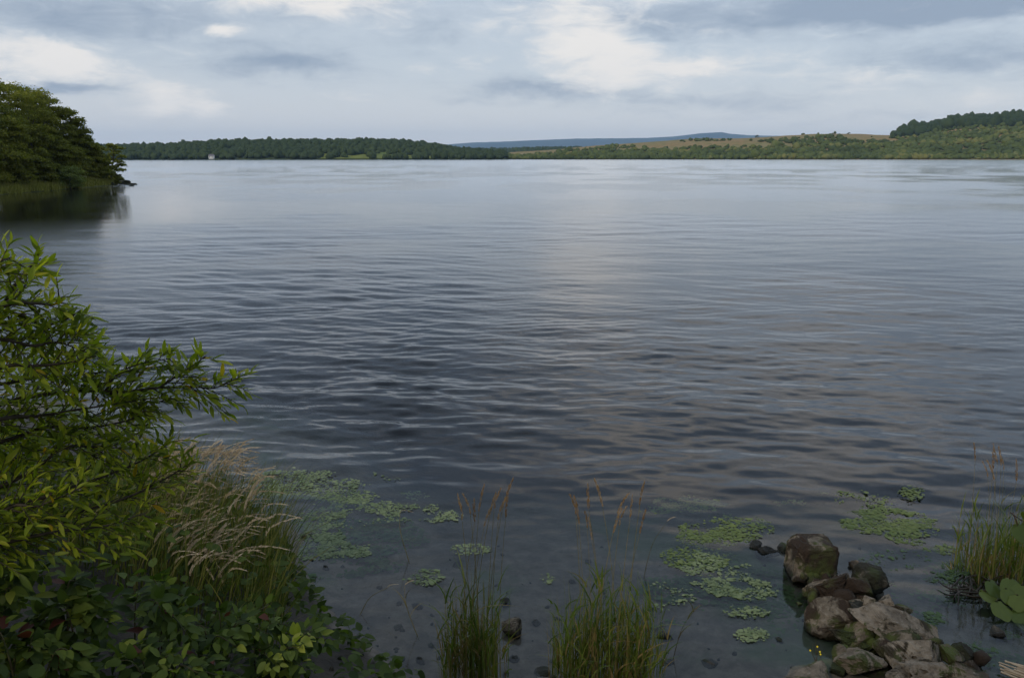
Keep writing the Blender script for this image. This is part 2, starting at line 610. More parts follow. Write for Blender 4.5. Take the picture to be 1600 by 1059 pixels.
# ------------------------------------------------------------------ water: rippled surface of a closed body
wr = [3.0]
while wr[-1] < 160:
    wr.append(wr[-1] + max(.028, wr[-1] ** 2 / (CAM_H * 1250)))
wr = np.array(wr + list(np.geomspace(175, 14000, 30)))
wa = np.concatenate([np.linspace(R(-80), R(-37.6), 36), np.linspace(R(-37), R(37), 620), np.linspace(R(37.6), R(80), 36)])
da = np.gradient(wa)[None, :]
WR, WA = np.meshgrid(wr, wa, indexing='ij')
WX, WY = WR * np.sin(WA), WR * np.cos(WA)
dr = np.gradient(wr)[:, None]
calm = sm(shore_y(WX) * 0 + WR, 5.0, 10.5) * .85 + .15
patch = .55 * fbm(WX, WY * .8, .16, 3, 2) + .45 * fbm(WX * .25, WY, .07, 4, 12)
ripple = sm(patch, .40, .60)
ripple = ripple + (.5 - ripple) * .85 * sm(WR, 120, 420)
left = sm(WX / WR, .12, -.18)
zone = calm * (.25 + .65 * ripple + .65 * left * sm(WR, 7, 10) * sm(WR, 30, 16)) * (1 - .48 * sm(WR, 16, 60))
shelter = sm(-WX - .30 * WY, 1.5, 8.0) * sm(WY, 18, 46) * sm(WY, 90, 72)
zone = zone * (1 - .85 * shelter)
Zw = np.zeros_like(WX)
var = np.zeros_like(WX)
wrng = np.random.default_rng(5)
NW = 62
for i in range(NW):
    lam = math.exp(wrng.uniform(math.log(.13), math.log(1.5)) if i < 50 else wrng.uniform(math.log(1.5), math.log(4.5)))
    ang = wrng.normal(R(8), R(24))
    kx, ky = math.sin(ang) * 2 * math.pi / lam, math.cos(ang) * 2 * math.pi / lam
    slope = .0195 * (lam / .5) ** (.10 if lam < .5 else -.35)
    foot = dr * np.abs(np.cos(WA - ang)) + WR * da * np.abs(np.sin(ang - WA)) * .5
    fade = sm(foot, lam * .48, lam * .24)
    ph = wrng.uniform(0, 6.283)
    bend = 1.3 * (vn(WX, WY, .22, 20 + i) - .5) * 2
    Zw += zone * fade * (slope / (2 * math.pi / lam)) * np.sin(kx * WX + ky * WY + ph + bend)
    var += (1 - fade ** 2) * (zone * slope) ** 2 / 2
rough = np.sqrt(np.clip(np.sqrt(2) * np.sqrt(var + .004 ** 2) * .8, 0, .2))
nr, nc = WX.shape
V = np.stack([WX, WY, Zw], -1).reshape(-1, 3)
F = grid_faces(nr, nc)
# underside and skirt close the body
Vb = V.copy()
edge = np.concatenate([np.arange(nc), np.arange(1, nr) * nc + nc - 1, (nr - 1) * nc + np.arange(nc - 2, -1, -1), np.arange(nr - 2, 0, -1) * nc])
low = V[edge].copy()
low[:, 2] = -9
base_i = len(V)
ctr = np.array([[0, 3000, -9.0]])
Vall = np.vstack([V, low, ctr])
ne = len(edge)
j = np.arange(ne)
skirt = np.stack([edge, base_i + j, base_i + (j + 1) % ne, edge[(j + 1) % ne]], -1)
bot = np.stack([base_i + j, np.full(ne, base_i + ne), base_i + (j + 1) % ne], -1)
water = mk('water', Vall, [F, skirt, bot], M['water'], attrs={'rough': np.concatenate([rough.ravel(), np.full(ne + 1, .1)])}, kind='structure')

# ------------------------------------------------------------------ far land
def ridge(name, prof, D0, depth, mat, under=-3.0, back=None, steps=36, ns=120, bumps=0.0, curve=1.0, shore=None, **props):
    """a rise seen from the lake: prof = [(u, v_top)] outline, foot on the water at D0(u), crest `depth` metres farther"""
    us = np.linspace(prof[0][0], prof[-1][0], ns)
    vt = np.interp(us, [p[0] for p in prof], [p[1] for p in prof])
    V = []
    for i, (u, v) in enumerate(zip(us, vt)):
        d = ray(u, v)
        hx = d[0] / d[1]
        D = D0(u) if callable(D0) else D0
        dp = depth(u) if callable(depth) else depth
        crest = CAM_H + d[2] / d[1] * (D + dp)
        row = []
        for t in np.concatenate([np.linspace(-.12, 1, steps), np.linspace(1.08, 2.0, 8)]):
            Y = D + dp * t
            if t <= 0:
                z = t * 20
            elif t <= 1:
                z = crest * (np.sin(t * math.pi / 2) ** curve)
            else:
                z = crest - (crest + 2) * (t - 1) ** 1.5
            if 0 < t:
                z += bumps * (fbm(hx * Y, Y, .012, 4, 3) - .5) * min(t * 4, 1) * (0.35 if .9 < t <= 1.1 else 1)
            row.append((hx * Y, Y, z))
        V.append(row)
    V = np.array(V)
    o = mk(name, V.reshape(-1, 3), grid_faces(V.shape[0], V.shape[1]), mat, **props)
    return o, V


mountain, _ = ridge('mountain', [(560, 240), (640, 232), (700, 226), (740, 223), (790, 221.5), (850, 219), (900, 217), (960, 216.5), (1010, 216), (1050, 214), (1080, 210.5), (1105, 208), (1128, 207), (1140, 209.5), (1165, 211.5), (1200, 212.5), (1300, 214), (1450, 222), (1700, 230)],
      8200, 1600, M['mountain'], bumps=14, ns=200, kind='structure')
ridge('hill', [(120, 226), (200, 226), (230, 226), (262, 229), (330, 236), (420, 240)], 6500, 1200, M['mountain'], bumps=8, ns=60, kind='structure')

wood_prof = [(-120, 236), (100, 234), (200, 234), (270, 232), (330, 228), (400, 226), (480, 226), (560, 226), (620, 226), (670, 230), (705, 236), (740, 240.5), (790, 243)]
_, woodV = ridge('terrain', wood_prof, lambda u: 690 + .12 * (u - 200), 190, M['far_floor'], bumps=2.0, kind='structure')
mid_prof = [(640, 240), (720, 237.5), (780, 238), (850, 236.5), (900, 236), (1000, 236), (1100, 236.5)]
_, midV = ridge('terrain', mid_prof, 1500, 260, M['far_floor'], bumps=3, kind='structure')
moor_prof = [(740, 244), (775, 241.5), (830, 238), (880, 233), (930, 228.5), (985, 224.5), (1040, 221), (1100, 218), (1150, 217), (1200, 215), (1250, 212), (1290, 210.5), (1330, 211), (1360, 211.5), (1395, 212), (1440, 205), (1480, 196), (1505, 193), (1560, 190), (1640, 186), (1800, 182)]
_, moorV = ridge('terrain', moor_prof, lambda u: 820 - .10 * (u - 900), lambda u: 420, M['moor'], bumps=6, ns=200, curve=.9, kind='structure')


def ico(sub):
    import bmesh
    bm = bmesh.new()
    bmesh.ops.create_icosphere(bm, subdivisions=sub, radius=1)
    V = np.array([v.co[:] for v in bm.verts])
    F = np.array([[v.index for v in f.verts] for f in bm.faces])
    bm.free()
    return V, F


ICO1, ICO2, ICO3, ICO4, ICO5 = ico(1), ico(2), ico(3), ico(4), ico(5)


def interp_grid(Vg, fu, ft):
    a = fu * (Vg.shape[0] - 1)
    i = np.clip(a.astype(int), 0, Vg.shape[0] - 2)
    b = ft * 35.0
    jj = np.clip(b.astype(int), 0, Vg.shape[1] - 2)
    fa, fb = (a - i)[:, None], (b - jj)[:, None]
    return Vg[i, jj] * (1 - fa) * (1 - fb) + Vg[i + 1, jj] * fa * (1 - fb) + Vg[i, jj + 1] * (1 - fa) * fb + Vg[i + 1, jj + 1] * fa * fb


def crowns(name, P, size, hk, mat, rnd, **props):
    """joined lumpy crowns for a wood too far off to tell its trees apart"""
    N = len(P)
    V0, F0 = ICO2
    n = len(V0)
    out_V = np.empty((N, n, 3))
    for v in range(4):
        jit = 1 + .55 * (np.random.default_rng(90 + v).random(n) - .5)
        sel = np.arange(N) % 4 == v
        out_V[sel] = (V0 * jit[:, None])[None]
    th = rng.uniform(0, 6.28, N)
    c, s = np.cos(th), np.sin(th)
    sx = size * rng.uniform(.7, 1.3, N)
    sz = size * hk * rng.uniform(.75, 1.25, N)
    x = out_V[:, :, 0] * c[:, None] - out_V[:, :, 1] * s[:, None]
    y = out_V[:, :, 0] * s[:, None] + out_V[:, :, 1] * c[:, None]
    V = np.stack([x * sx[:, None], y * sx[:, None], out_V[:, :, 2] * sz[:, None] + sz[:, None] * .75], -1) + P[:, None]
    F = (F0[None] + (np.arange(N) * n)[:, None, None]).reshape(-1, 3)
    return mk(name, V.reshape(-1, 3), F, mat, smooth=True, attrs={'rnd': np.clip(np.repeat(rnd, n) + rng.normal(0, .10, N * n), 0, 1)}, **props)


N = 5000
fu, ft = rng.random(N), .11 + .87 * rng.random(N) ** .8
P = interp_grid(woodV, fu, ft)
ucoord = -120 + fu * 910
sunlit_glade = np.exp(-((ucoord - 590) / 70) ** 2 - ((ft - .25) / .25) ** 2)
keep = rng.random(N) > sunlit_glade * .75
rnd = np.clip(.15 + .55 * fbm(P[:, 0], P[:, 1], .02, 3, 4) * rng.random(N) + .5 * sunlit_glade * rng.random(N), 0, 1)  # crowns around the clearing get a lighter tone, as if sunlit
crowns('wood', P[keep], 2.7 * np.exp(rng.normal(0, .14, keep.sum())), .95, M['far_wood'], rnd[keep], kind='stuff', label='dark green wood along the far left shore of the lake', category='wood')

# grass in the clearing of that wood, sunlight put into its lighter colour
gv = interp_grid(woodV, *[g.ravel() for g in np.meshgrid((np.linspace(500, 720, 40) + 120) / 910, np.linspace(.125, .55, 14), indexing='ij')])
gv = gv.reshape(40, 14, 3)
e_ = np.random.default_rng(3)
gv[:, :, 2] += .5
M['sun_tinted_meadow'] = terrain_mat('sun_tinted_grass', (.10, .13, .03), (.17, .18, .04), (.09, .11, .03), .03)
mk('sun_tinted_meadow', gv.reshape(-1, 3), grid_faces(40, 14), M['sun_tinted_meadow'], kind='structure')

N = 900
fu, ft = rng.random(N), .1 + .85 * rng.random(N)
P = interp_grid(midV, fu, ft)
crowns('distant_wood', P, np.full(N, 5.0), .9, M['far_wood'], rng.random(N) * .7, kind='stuff', label='thin strip of wood far off under the blue mountain', category='wood')

# scrub along the right shore, thinning up the moor
N = 11000
fu, ft = rng.random(N), .105 + .9 * rng.random(N) ** 1.6
P = interp_grid(moorV, fu, ft)
uc = 740 + fu * 1060
n_ = fbm(P[:, 0], P[:, 1], .012, 4, 6)
dens = sm(ft, .40, .20) * (.5 + .5 * sm(uc, 850, 1000)) + .6 * sm(n_, .55, .65) * sm(ft, .9, .5) + sm(uc, 1380, 1440) * sm(ft, .66, .56)
keep = rng.random(N) < dens
sz = np.where(ft[keep] > .45, 1.6, 2.0) * np.exp(rng.normal(0, .30, keep.sum()))
crowns('scrub', P[keep], sz, .75, M['far_scrub'], np.clip(rng.random(keep.sum()) * .5 + 1.5 * (fbm(P[keep][:, 0], P[keep][:, 1], .025, 3, 9) - .42), 0, 1), kind='stuff', label='green scrub along the far right shore below the moor', category='scrub')
N = 2300
fu = (1385 - 740 + rng.random(N) * 415) / 1060
uc = 740 + fu * 1060
ft = .52 + .46 * rng.random(N)
P = interp_grid(moorV, fu, ft)
edge_ = sm(uc, 1385, 1440)
keep = (rng.random(N) < edge_) & ~((ft > .86) & (uc < 1490))
crowns('hill_wood', P[keep], 3.2 * np.exp(rng.normal(0, .25, keep.sum())), 1.1, M['far_wood'], rng.random(keep.sum()) * .55, kind='stuff', label='dark wood on the hill at the far right', category='wood')


# ------------------------------------------------------------------ leafy trees
LEAFQ = np.array([(-.5, 0, 0), (0, -.28, .06), (.5, 0, 0), (0, .28, .06)], float)
LEAFQF = np.array([(0, 1, 2, 3)])


def rand_rot(N, g=None):
    q = (g or rng).normal(size=(N, 4))
    q /= np.linalg.norm(q, axis=1)[:, None]
    a, b, c, d = q.T
    return np.stack([np.stack([1 - 2 * (c * c + d * d), 2 * (b * c - a * d), 2 * (b * d + a * c)], -1),
                     np.stack([2 * (b * c + a * d), 1 - 2 * (b * b + d * d), 2 * (c * d - a * b)], -1),
                     np.stack([2 * (b * d - a * c), 2 * (c * d + a * b), 1 - 2 * (b * b + c * c)], -1)], -2)


def leafy_tree(name, label, loc, h, r, lean=(0, 0), nclump=22, nleaf=420, leaf=.22, mat='tree_leaves', group=None, low=.18, flat=.5, seed=0, tone=0.0, cat='tree'):
    g = np.random.default_rng(seed)
    t = thing(name, label, cat, tuple(float(q) for q in loc), group)
    lean = np.array((*lean, 0), float)
    # clumps fill the crown volume, larger and flatter layers outside
    cs = []
    for i in range(nclump):
        f = (i + .5) / nclump
        z = low + (.97 - low) * f
        rad = r * math.sqrt(max(.05, 1 - ((z - .42) / .62) ** 2)) * .78
        a = i * 2.4 + g.uniform(-.5, .5)
        k_ = g.uniform(.35, 1.0)
        c = np.array((math.cos(a) * rad * k_, math.sin(a) * rad * k_, h * z)) + lean * z * h
        cs.append((c, r * g.uniform(.30, .50)))
    bag = Bag()
    for c, cr in cs:
        n = int(nleaf * (cr / (.4 * r)) ** 2)
        d = g.normal(size=(n, 3))
        d /= np.linalg.norm(d, axis=1)[:, None]
        d[:, 2] = np.where(d[:, 2] < -.25, d[:, 2] * -.6, d[:, 2])
        lump = 1 + .35 * (np.array([mnoise.noise(Vector(q * 2.2 + c)) for q in d]))
        p = c + d * np.array((1, 1, flat)) * (cr * lump * g.uniform(.55, 1.05, n))[:, None]
        p += lean * .6 * (p[:, 2:3] - c[2])
        Rm = frames(g.normal(size=(n, 3)), d * np.array((1, 1, 1 / flat)) + g.normal(size=(n, 3)) * .45)
        v, f_, a_ = instance(LEAFQ, LEAFQF, p, Rm, leaf * g.uniform(.6, 1.4, (n, 1)), np.clip(g.normal(.45 + tone, .16, n) + g.uniform(-.12, .12), 0, 1))
        bag.add(v, f_, a_)
    bag.build('crown', M[mat], t, smooth=False)
    tb = Bag()
    pts = smooth_poly([(0, 0, -.4), (.04 * h * g.uniform(-1, 1), .03 * h * g.uniform(-1, 1), h * .25), lean * h * .5 + np.array((0, 0, h * .55)), lean * h * .85 + np.array((0, 0, h * .85))], 4)
    tb.add(*tube(pts, np.linspace(.028 * h, .006 * h, len(pts)), 7))
    for c, cr in cs[::2]:
        i = int(np.clip(c[2] / h * .75 * len(pts), 1, len(pts) - 2))
        q = smooth_poly([pts[i], (pts[i] * .5 + c * .5) + np.array((0, 0, -.03 * h)), c], 3)
        tb.add(*tube(q, np.linspace(.010 * h, .003 * h, len(q)), 5))
    tb.build('trunk', M['trunk'], t)
    return t


# headland on the left: low grassy shore with wind-shaped trees behind it
HS = [(-420, 335), (-200, 320), (0, 305), (40, 301.5), (80, 298), (105, 296), (140, 293), (170, 290), (190, 288)]
HSY = [float(onz(u, v, 0)[1]) for u, v in HS]


def head_y(u):
    return np.interp(u, [q[0] for q in HS], HSY)


def head_pt(u, s_):
    """point on the headland: along the line of sight of column u, s_ metres behind the waterline"""
    k_ = (u - 800) / FPX / 1.016
    y_ = head_y(u) + s_ + (fbm(u * .05, s_ * 0, 1.0, 3, 2) - .5) * 2.5
    return k_ * y_, y_


def head_z(u, s_):
    z_ = np.where(s_ < 0, s_ * .35, np.minimum(s_ * .16, .5 + s_ * .02))
    return z_ * sm(u, 197, 176) - .35 * sm(u, 184, 197)


hu = np.concatenate([np.linspace(-420, -20, 40), np.linspace(-15, 198, 110)])
hs = np.concatenate([np.linspace(-3, 6, 30), np.linspace(6.6, 30, 14)])
HU, HSS = np.meshgrid(hu, hs, indexing='ij')
HX, HY = head_pt(HU, HSS)
HZ = head_z(HU, HSS) + (fbm(HX, HY, .6, 3, 7) - .5) * .22
mk('headland', np.stack([HX, HY, HZ], -1).reshape(-1, 3), grid_faces(*HX.shape), M['headland'], kind='structure')


def ribbons(base, h, wd, lean, bend, g, seg=4, cross=None):
    """grass blades as tapered ribbons; returns V, F, per-blade index"""
    N = len(base)
    t = np.linspace(0, 1, seg + 1)
    ln = np.asarray(lean)
    p = base[:, None, :] + h[:, None, None] * (t[None, :, None] * np.array((0, 0, 1.0)) + ln[:, None, :] * (t[None, :, None] * .35 + t[None, :, None] ** 2 * bend[:, None, None]))
    p[:, :, 2] -= h[:, None] * (t[None] ** 2.5) * (np.linalg.norm(ln, axis=1) * bend * .35)[:, None]
    a = g.uniform(0, 6.28, N)
    side = np.stack([np.cos(a), np.sin(a), np.zeros(N)], -1)
    ww = wd[:, None] * np.clip(1.05 - t[None] ** 2.2, .04, 1)
    L = p - side[:, None] * ww[:, :, None] / 2
    Rr = p + side[:, None] * ww[:, :, None] / 2
    V = np.stack([L, Rr], 2).reshape(N, -1, 3)
    m = 2 * (seg + 1)
    f0 = np.array([(2 * i, 2 * i + 1, 2 * i + 3, 2 * i + 2) for i in range(seg)])
    F = (f0[None] + (np.arange(N) * m)[:, None, None]).reshape(-1, 4)
    return V.reshape(-1, 3), F, m, p


g = np.random.default_rng(21)
N = 9000
gu, gs = g.uniform(-60, 184, N), g.uniform(.15, 4.2, N)
x, y = head_pt(gu, gs)
b = np.stack([x, y, head_z(gu, gs) - .08], -1)
V, F, m_, _p = ribbons(b, g.uniform(.3, .75, N), np.full(N, .09), g.normal(0, .3, (N, 3)) * (1, 1, 0), np.full(N, .4), g, 2)
mk('shore_grass', V, F, M['bank_grass'], attrs={'rnd': np.repeat(g.random(N), m_)}, kind='stuff', label='yellow-green grass fringe along the foot of the wooded headland', category='grass')

tree_specs = [  # u, v of the crown top, metres behind the waterline, radius factor
    (-72, 112, 10, .44), (-20, 126, 12, .40), (22, 135, 12, .38), (54, 148, 12, .36), (84, 168, 10, .36), (112, 200, 8, .38), (136, 222, 6, .40),
    (-50, 165, 6, .46), (2, 180, 6, .42), (40, 194, 6.5, .40), (76, 210, 6, .40), (108, 230, 5, .42), (-80, 210, 5, .5), (152, 242, 4.5, .44), (16, 240, 4.2, .46), (60, 246, 4.6, .46)]
looks = ['tall tree at the left picture edge, highest crown of the headland', 'tall green tree on the headland crest left of the sky notch', 'broad wind-shaped tree on the headland crest, second hump', 'round-topped tree on the headland crest, third hump',
         'tree on the headland where the crest starts to fall toward the water', 'tree midway down the falling crest of the headland', 'low tree near the end of the falling headland crest', 'large tree in front of the crest at the left picture edge',
         'layered tree standing in front on the headland, left of middle', 'layered tree in the middle of the headland front', 'tree in the headland front above the pale willow bush', 'rounded tree in the headland front right of the willow bush',
         'near tree cut off by the left picture edge above the grass', 'small dense tree close behind the last tree of the point', 'low bushy tree directly behind the grass fringe of the headland', 'low bushy tree left of the willow bush behind the grass fringe']
for i, (u, v, so, rk) in enumerate(tree_specs):
    Y = float(head_y(u)) + so
    top = at(u, v, Y)
    z0 = float(head_z(np.array(u), np.array(so)))
    h = top[2] - z0
    leafy_tree('headland_tree', looks[i], (top[0], Y, z0), h, max(h * rk, 1.7), lean=(.10, -.02), nclump=26, nleaf=560, leaf=.22, group='trees on the wooded headland', seed=100 + i, tone=(-.1, .05, .12, 0, -.06)[i % 5], low=.08, flat=.5)
# the last tree of the point, open crown leaning over the water
Y = float(head_y(180)) + 1.5
top = at(183, 224, Y)
leafy_tree('point_tree', 'open-crowned tree leaning over the water at the tip of the headland', (top[0] - 1.0, Y, .1), top[2] - .1, 1.5, lean=(.14, 0), nclump=16, nleaf=230, leaf=.2, seed=150, group='trees on the wooded headland', low=.30, tone=-.05)
Y = float(head_y(106)) + 1.2
top = at(106, 262, Y)
leafy_tree('willow_bush', 'pale green rounded willow bush at the water edge of the headland', (top[0], Y, .0), top[2], 1.5, nclump=18, nleaf=420, leaf=.15, mat='willow_leaves', seed=151, low=.10, cat='bush')
Y = float(head_y(182)) + .8
top = at(184, 272, Y)
leafy_tree('water_edge_bush', 'small dark bush overhanging the rocks at the headland tip', (top[0] - .3, Y, .0), top[2], .9, nclump=10, nleaf=260, leaf=.16, seed=152, low=.15, cat='bush')

# ------------------------------------------------------------------ rocks
def rock_mesh(name, dims, seed, mat, blocky=.7, cuts=9, rough=.10, pits=0, sub=ICO4):
    g = np.random.default_rng(seed)
    p = sub[0].copy()
    p = np.sign(p) * np.abs(p) ** blocky
    for i in range(cuts):
        n = g.normal(size=3)
        n /= np.linalg.norm(n)
        d = g.uniform(.48, .86)
        over = p @ n - d
        p -= n * np.maximum(over, 0)[:, None] * .98
    q = p * 1.0
    o = Vector(g.uniform(-50, 50, 3))
    disp = np.empty(len(p))
    for i, a in enumerate(q):
        a = Vector(a)
        disp[i] = (mnoise.noise(a * 1.4 + o) * .7 + mnoise.noise(a * 3.3 + o) * .5 + (abs(mnoise.noise(a * 4.5 + o)) - .2) * 1.1 + (abs(mnoise.noise(a * 9 + o)) - .2) * .55 + mnoise.noise(a * 17 + o) * .22)
    nrm = p / np.linalg.norm(p, axis=1)[:, None]
    p = p + nrm * (disp * rough)[:, None]
    for i in range(pits):
        c = g.normal(size=3)
        c[2] = abs(c[2]) + .3
        c[1] = -abs(c[1])
        c /= np.linalg.norm(c)
        dist = np.linalg.norm(nrm - c, axis=1)
        rad = g.uniform(.07, .14)
        p -= nrm * (.30 * np.clip(1 - (dist / rad) ** 2, 0, 1) ** .5)[:, None]
    p = p * (np.asarray(dims) / 2)
    return mesh_np(name, p, sub[1], M[mat], False)


rocks = [  # u, v centre, z centre, width px, height m, depth m, material, yaw, tilt(x,y), label, extra
    (1268, 872, .12, 64, .38, .28, 'rock_mossy', .12, (0, .04), 'big squarish mossy boulder at the lake end of the rock spit', dict(blocky=.36, cuts=0, rough=.12)),
    (1197, 857, .02, 46, .13, .20, 'rock_dark', .3, (0, 0), 'flat wet stone left of the squarish boulder', dict()),
    (1180, 850, .03, 24, .10, .12, 'rock_dark', 1.1, (0, 0), 'small dark stone at the outermost left end of the spit', dict()),
    (1224, 855, .03, 18, .11, .12, 'rock_dark', .6, (0, 0), 'small stone wedged against the squarish boulder', dict()),
    (1302, 918, .10, 72, .30, .30, 'rock_mossy', .5, (.1, -.1), 'mossy lump in front of the squarish boulder', dict(rough=.22)),
    (1366, 903, .10, 54, .26, .26, 'rock_dark', .2, (0, .1), 'dark round stone at the right rim of the spit', dict(cuts=4)),
    (1346, 913, .14, 52, .24, .22, 'rock_mossy', .4, (.1, .25), 'wedge-shaped stone with a pale upper edge', dict(blocky=.5)),
    (1330, 942, .15, 32, .14, .15, 'rock_pale', .9, (0, 0), 'small pale stone below the wedge-shaped stone', dict()),
    (1356, 940, .18, 30, .14, .14, 'rock_pale', .2, (0, .2), 'small pale stone above the long slab, left of its pair', dict()),
    (1384, 938, .17, 36, .13, .15, 'rock_pale', 1.4, (0, .3), 'small pale stone above the long slab, right of its pair', dict()),
    (1406, 950, .13, 46, .12, .16, 'rock_mossy', .5, (0, .3), 'dark mossy stone behind the upper rim of the slab', dict(rough=.2)),
    (1300, 968, .10, 66, .34, .30, 'rock_mossy', .1, (.1, 0), 'mossy boulder on the left flank of the spit', dict(cuts=6)),
    (1345, 960, .12, 70, .26, .26, 'rock_dark', .6, (0, 0), 'dark mossy stone in the middle of the spit', dict(rough=.2)),
    (1402, 972, .17, 150, .17, .42, 'rock_pale', .12, (.32, .26), 'long tilted pale slab across the spit', dict(blocky=.5, cuts=20, rough=.09)),
    (1345, 995, .06, 96, .24, .30, 'rock_dark', .2, (0, 0), 'dark weedy stone under the long slab', dict(rough=.2)),
    (1410, 998, .06, 96, .20, .28, 'rock_dark', .2, (0, 0), 'shadowed stone beneath the overhang of the slab', dict()),
    (1383, 1004, .17, 46, .13, .17, 'rock_mossy', .4, (.2, -.2), 'small angular stone under the edge of the slab', dict(blocky=.5)),
    (1410, 1003, .20, 40, .08, .13, 'rock_pale', .1, (0, -.15), 'thin pale stone lying on the pitted boulder', dict()),
    (1340, 1030, .12, 66, .22, .24, 'rock_pale', .3, (.25, .3), 'angular pale stone on the near left flank of the spit', dict(blocky=.45, cuts=10)),
    (1312, 1040, .05, 44, .15, .20, 'rock_dark', .3, (0, 0), 'dark stone left of the angular pale stone', dict()),
    (1372, 1043, .05, 50, .20, .24, 'rock_dark', .3, (0, 0), 'dark stone in the gap beside the pitted boulder', dict()),
    (1428, 1020, .16, 104, .26, .34, 'rock_pale', .2, (.2, .05), 'pitted grey boulder below the long slab', dict(pits=16, cuts=12, rough=.10)),
    (1456, 1052, .18, 128, .28, .34, 'rock_pale', -.1, (.2, .1), 'large pitted boulder at the bottom edge of the picture', dict(pits=16, cuts=12, rough=.10)),
    (1484, 1018, .12, 32, .18, .18, 'rock_mossy', .8, (0, .2), 'small stone on the right flank of the pitted boulder', dict()),
    (1506, 1018, .08, 56, .19, .20, 'rock_dark', -.2, (.1, .35), 'dark pointed stone at the right foot of the spit', dict(blocky=.5)),
    (1502, 1042, .07, 60, .13, .24, 'rock_mossy', .1, (.1, .1), 'flat reddish stone beside the pointed stone', dict()),
    (1530, 1060, .05, 56, .15, .22, 'rock_dark', .4, (0, 0), 'wet stone at the bottom right foot of the spit', dict()),
    (1268, 1056, .06, 84, .16, .26, 'rock_pale', .15, (.1, -.1), 'low pale stone standing alone at the bottom edge left of the spit', dict(rough=.08)),
    (803, 980, .03, 36, .20, .17, 'rock_pale', .3, (0, 0), 'brown-topped stone in the shallows between the two reed clumps', dict(blocky=.5)),
    (788, 937, .0, 24, .11, .12, 'rock_dark', .7, (0, .3), 'dark stone behind the left reed clump', dict()),
    (837, 968, .0, 16, .07, .08, 'rock_dark', .2, (0, 0), 'small dark stone right of the brown-topped stone', dict()),
    (622, 978, -.02, 24, .08, .12, 'rock_dark', .2, (0, 0), 'lone flat stone in the shallows left of the reeds', dict()),
    (1042, 990, .0, 30, .08, .12, 'rock_dark', -.3, (0, .2), 'flat stone at the right side of the right reed clump', dict()),
    (1044, 1030, .0, 26, .07, .12, 'rock_dark', .1, (0, 0), 'low dark stone near the bottom right of the reeds', dict()),
    (1112, 1033, .0, 28, .08, .13, 'rock_dark', .4, (0, 0), 'dark stone in the shallows midway between reeds and spit', dict()),
    (1216, 1018, -.02, 18, .08, .09, 'rock_dark', .4, (0, 0), 'small stone left of the spit under the yellow flowers', dict()),
    (1211, 916, -.02, 16, .07, .09, 'rock_dark', 1.0, (0, 0), 'small stone in the weed left of the mossy lump', dict()),
    (1561, 985, .02, 36, .09, .14, 'rock_dark', .1, (0, .2), 'dark stone below the broad leaves at the right', dict()),
    (846, 1046, .01, 30, .09, .14, 'rock_dark', .1, (0, 0), 'dark stone at the bottom edge between the two reed clumps', dict()),
    (560, 1054, .05, 60, .12, .22, 'rock_pale', .5, (0, 0), 'pinkish stone on the shore right of the leafy plants', dict()),
    (505, 1052, .08, 48, .14, .20, 'rock_mossy', .5, (0, 0), 'mossy stone on the shore at the foot of the leafy plants', dict()),
]
for i, (u, v, z, wpx, h, dp, mt, yaw, tilt, label, kw) in enumerate(rocks):
    c = onz(u, v, z)
    c[2] -= .02
    wm = wpx * np.linalg.norm(c - np.array((0, 0, CAM_H))) / FPX
    a = dict(blocky=.55, cuts=18, rough=.085)
    a.update(kw)
    me = rock_mesh('rock', (wm * .97, dp * .95, h * .92), 300 + i, mt, sub=ICO5 if wpx > 90 else ICO4 if wpx > 30 else ICO3, **a)
    o = link('rock', me, label=label, category='rock', group='stones of the shore')
    o.location = tuple(float(q) for q in c)
    o.rotation_euler = (tilt[0], tilt[1], yaw)
# broken rubble filling the gaps of the spit
g = np.random.default_rng(77)
bag = Bag()
ax = np.array([(1262, 880), (1300, 920), (1335, 950), (1365, 980), (1395, 1015), (1420, 1050)], float)
for i in range(120):
    t = g.uniform(0, len(ax) - 1.001)
    c2 = ax[int(t)] + (ax[int(t) + 1] - ax[int(t)]) * (t - int(t))
    wv = np.interp(t, [0, 1, 3, 5], [26, 42, 66, 90])
    u, v = c2[0] + g.normal(0, .55) * wv, c2[1] + g.normal(0, 10)
    p = onz(u, v, float(g.uniform(-.02, .09)))
    pv = ICO2[0].copy()
    pv = np.sign(pv) * np.abs(pv) ** .6
    for q in range(8):
        n = g.normal(size=3)
        n /= np.linalg.norm(n)
        pv -= n * np.maximum(pv @ n - g.uniform(.5, .85), 0)[:, None]
    sz_ = np.exp(g.normal(math.log(.045), .4)) * g.uniform(.7, 1.2, 3)
    V = (rand_rot(1, g)[0] @ (pv * sz_).T).T + p
    bag.add(V, ICO2[1])
bag.build('rubble', M['rock_mossy'], kind='stuff', label='broken stone rubble filling the gaps between the boulders of the spit', category='rubble')
# ledge at the headland tip
for i, (u, v, wpx, lab) in enumerate([(192, 287, 22, 'dark rock ledge at the tip of the headland'), (205, 288, 18, 'thin dark rock running out from the headland tip'), (170, 288.5, 16, 'dark rock at the water edge under the point tree'), (206, 290, 5, 'tiny lone rock off the headland tip')]):
    c = onz(u, v, .05)
    wm = wpx * np.linalg.norm(c) / FPX
    o = link('shore_rock', rock_mesh('shore_rock', (wm, 1.2, (.9, .35, .6, .25)[i]), 400 + i, 'rock_dark', sub=ICO3), label=lab, category='rock', group='rocks of the headland')
    o.location = tuple(float(q) for q in c)

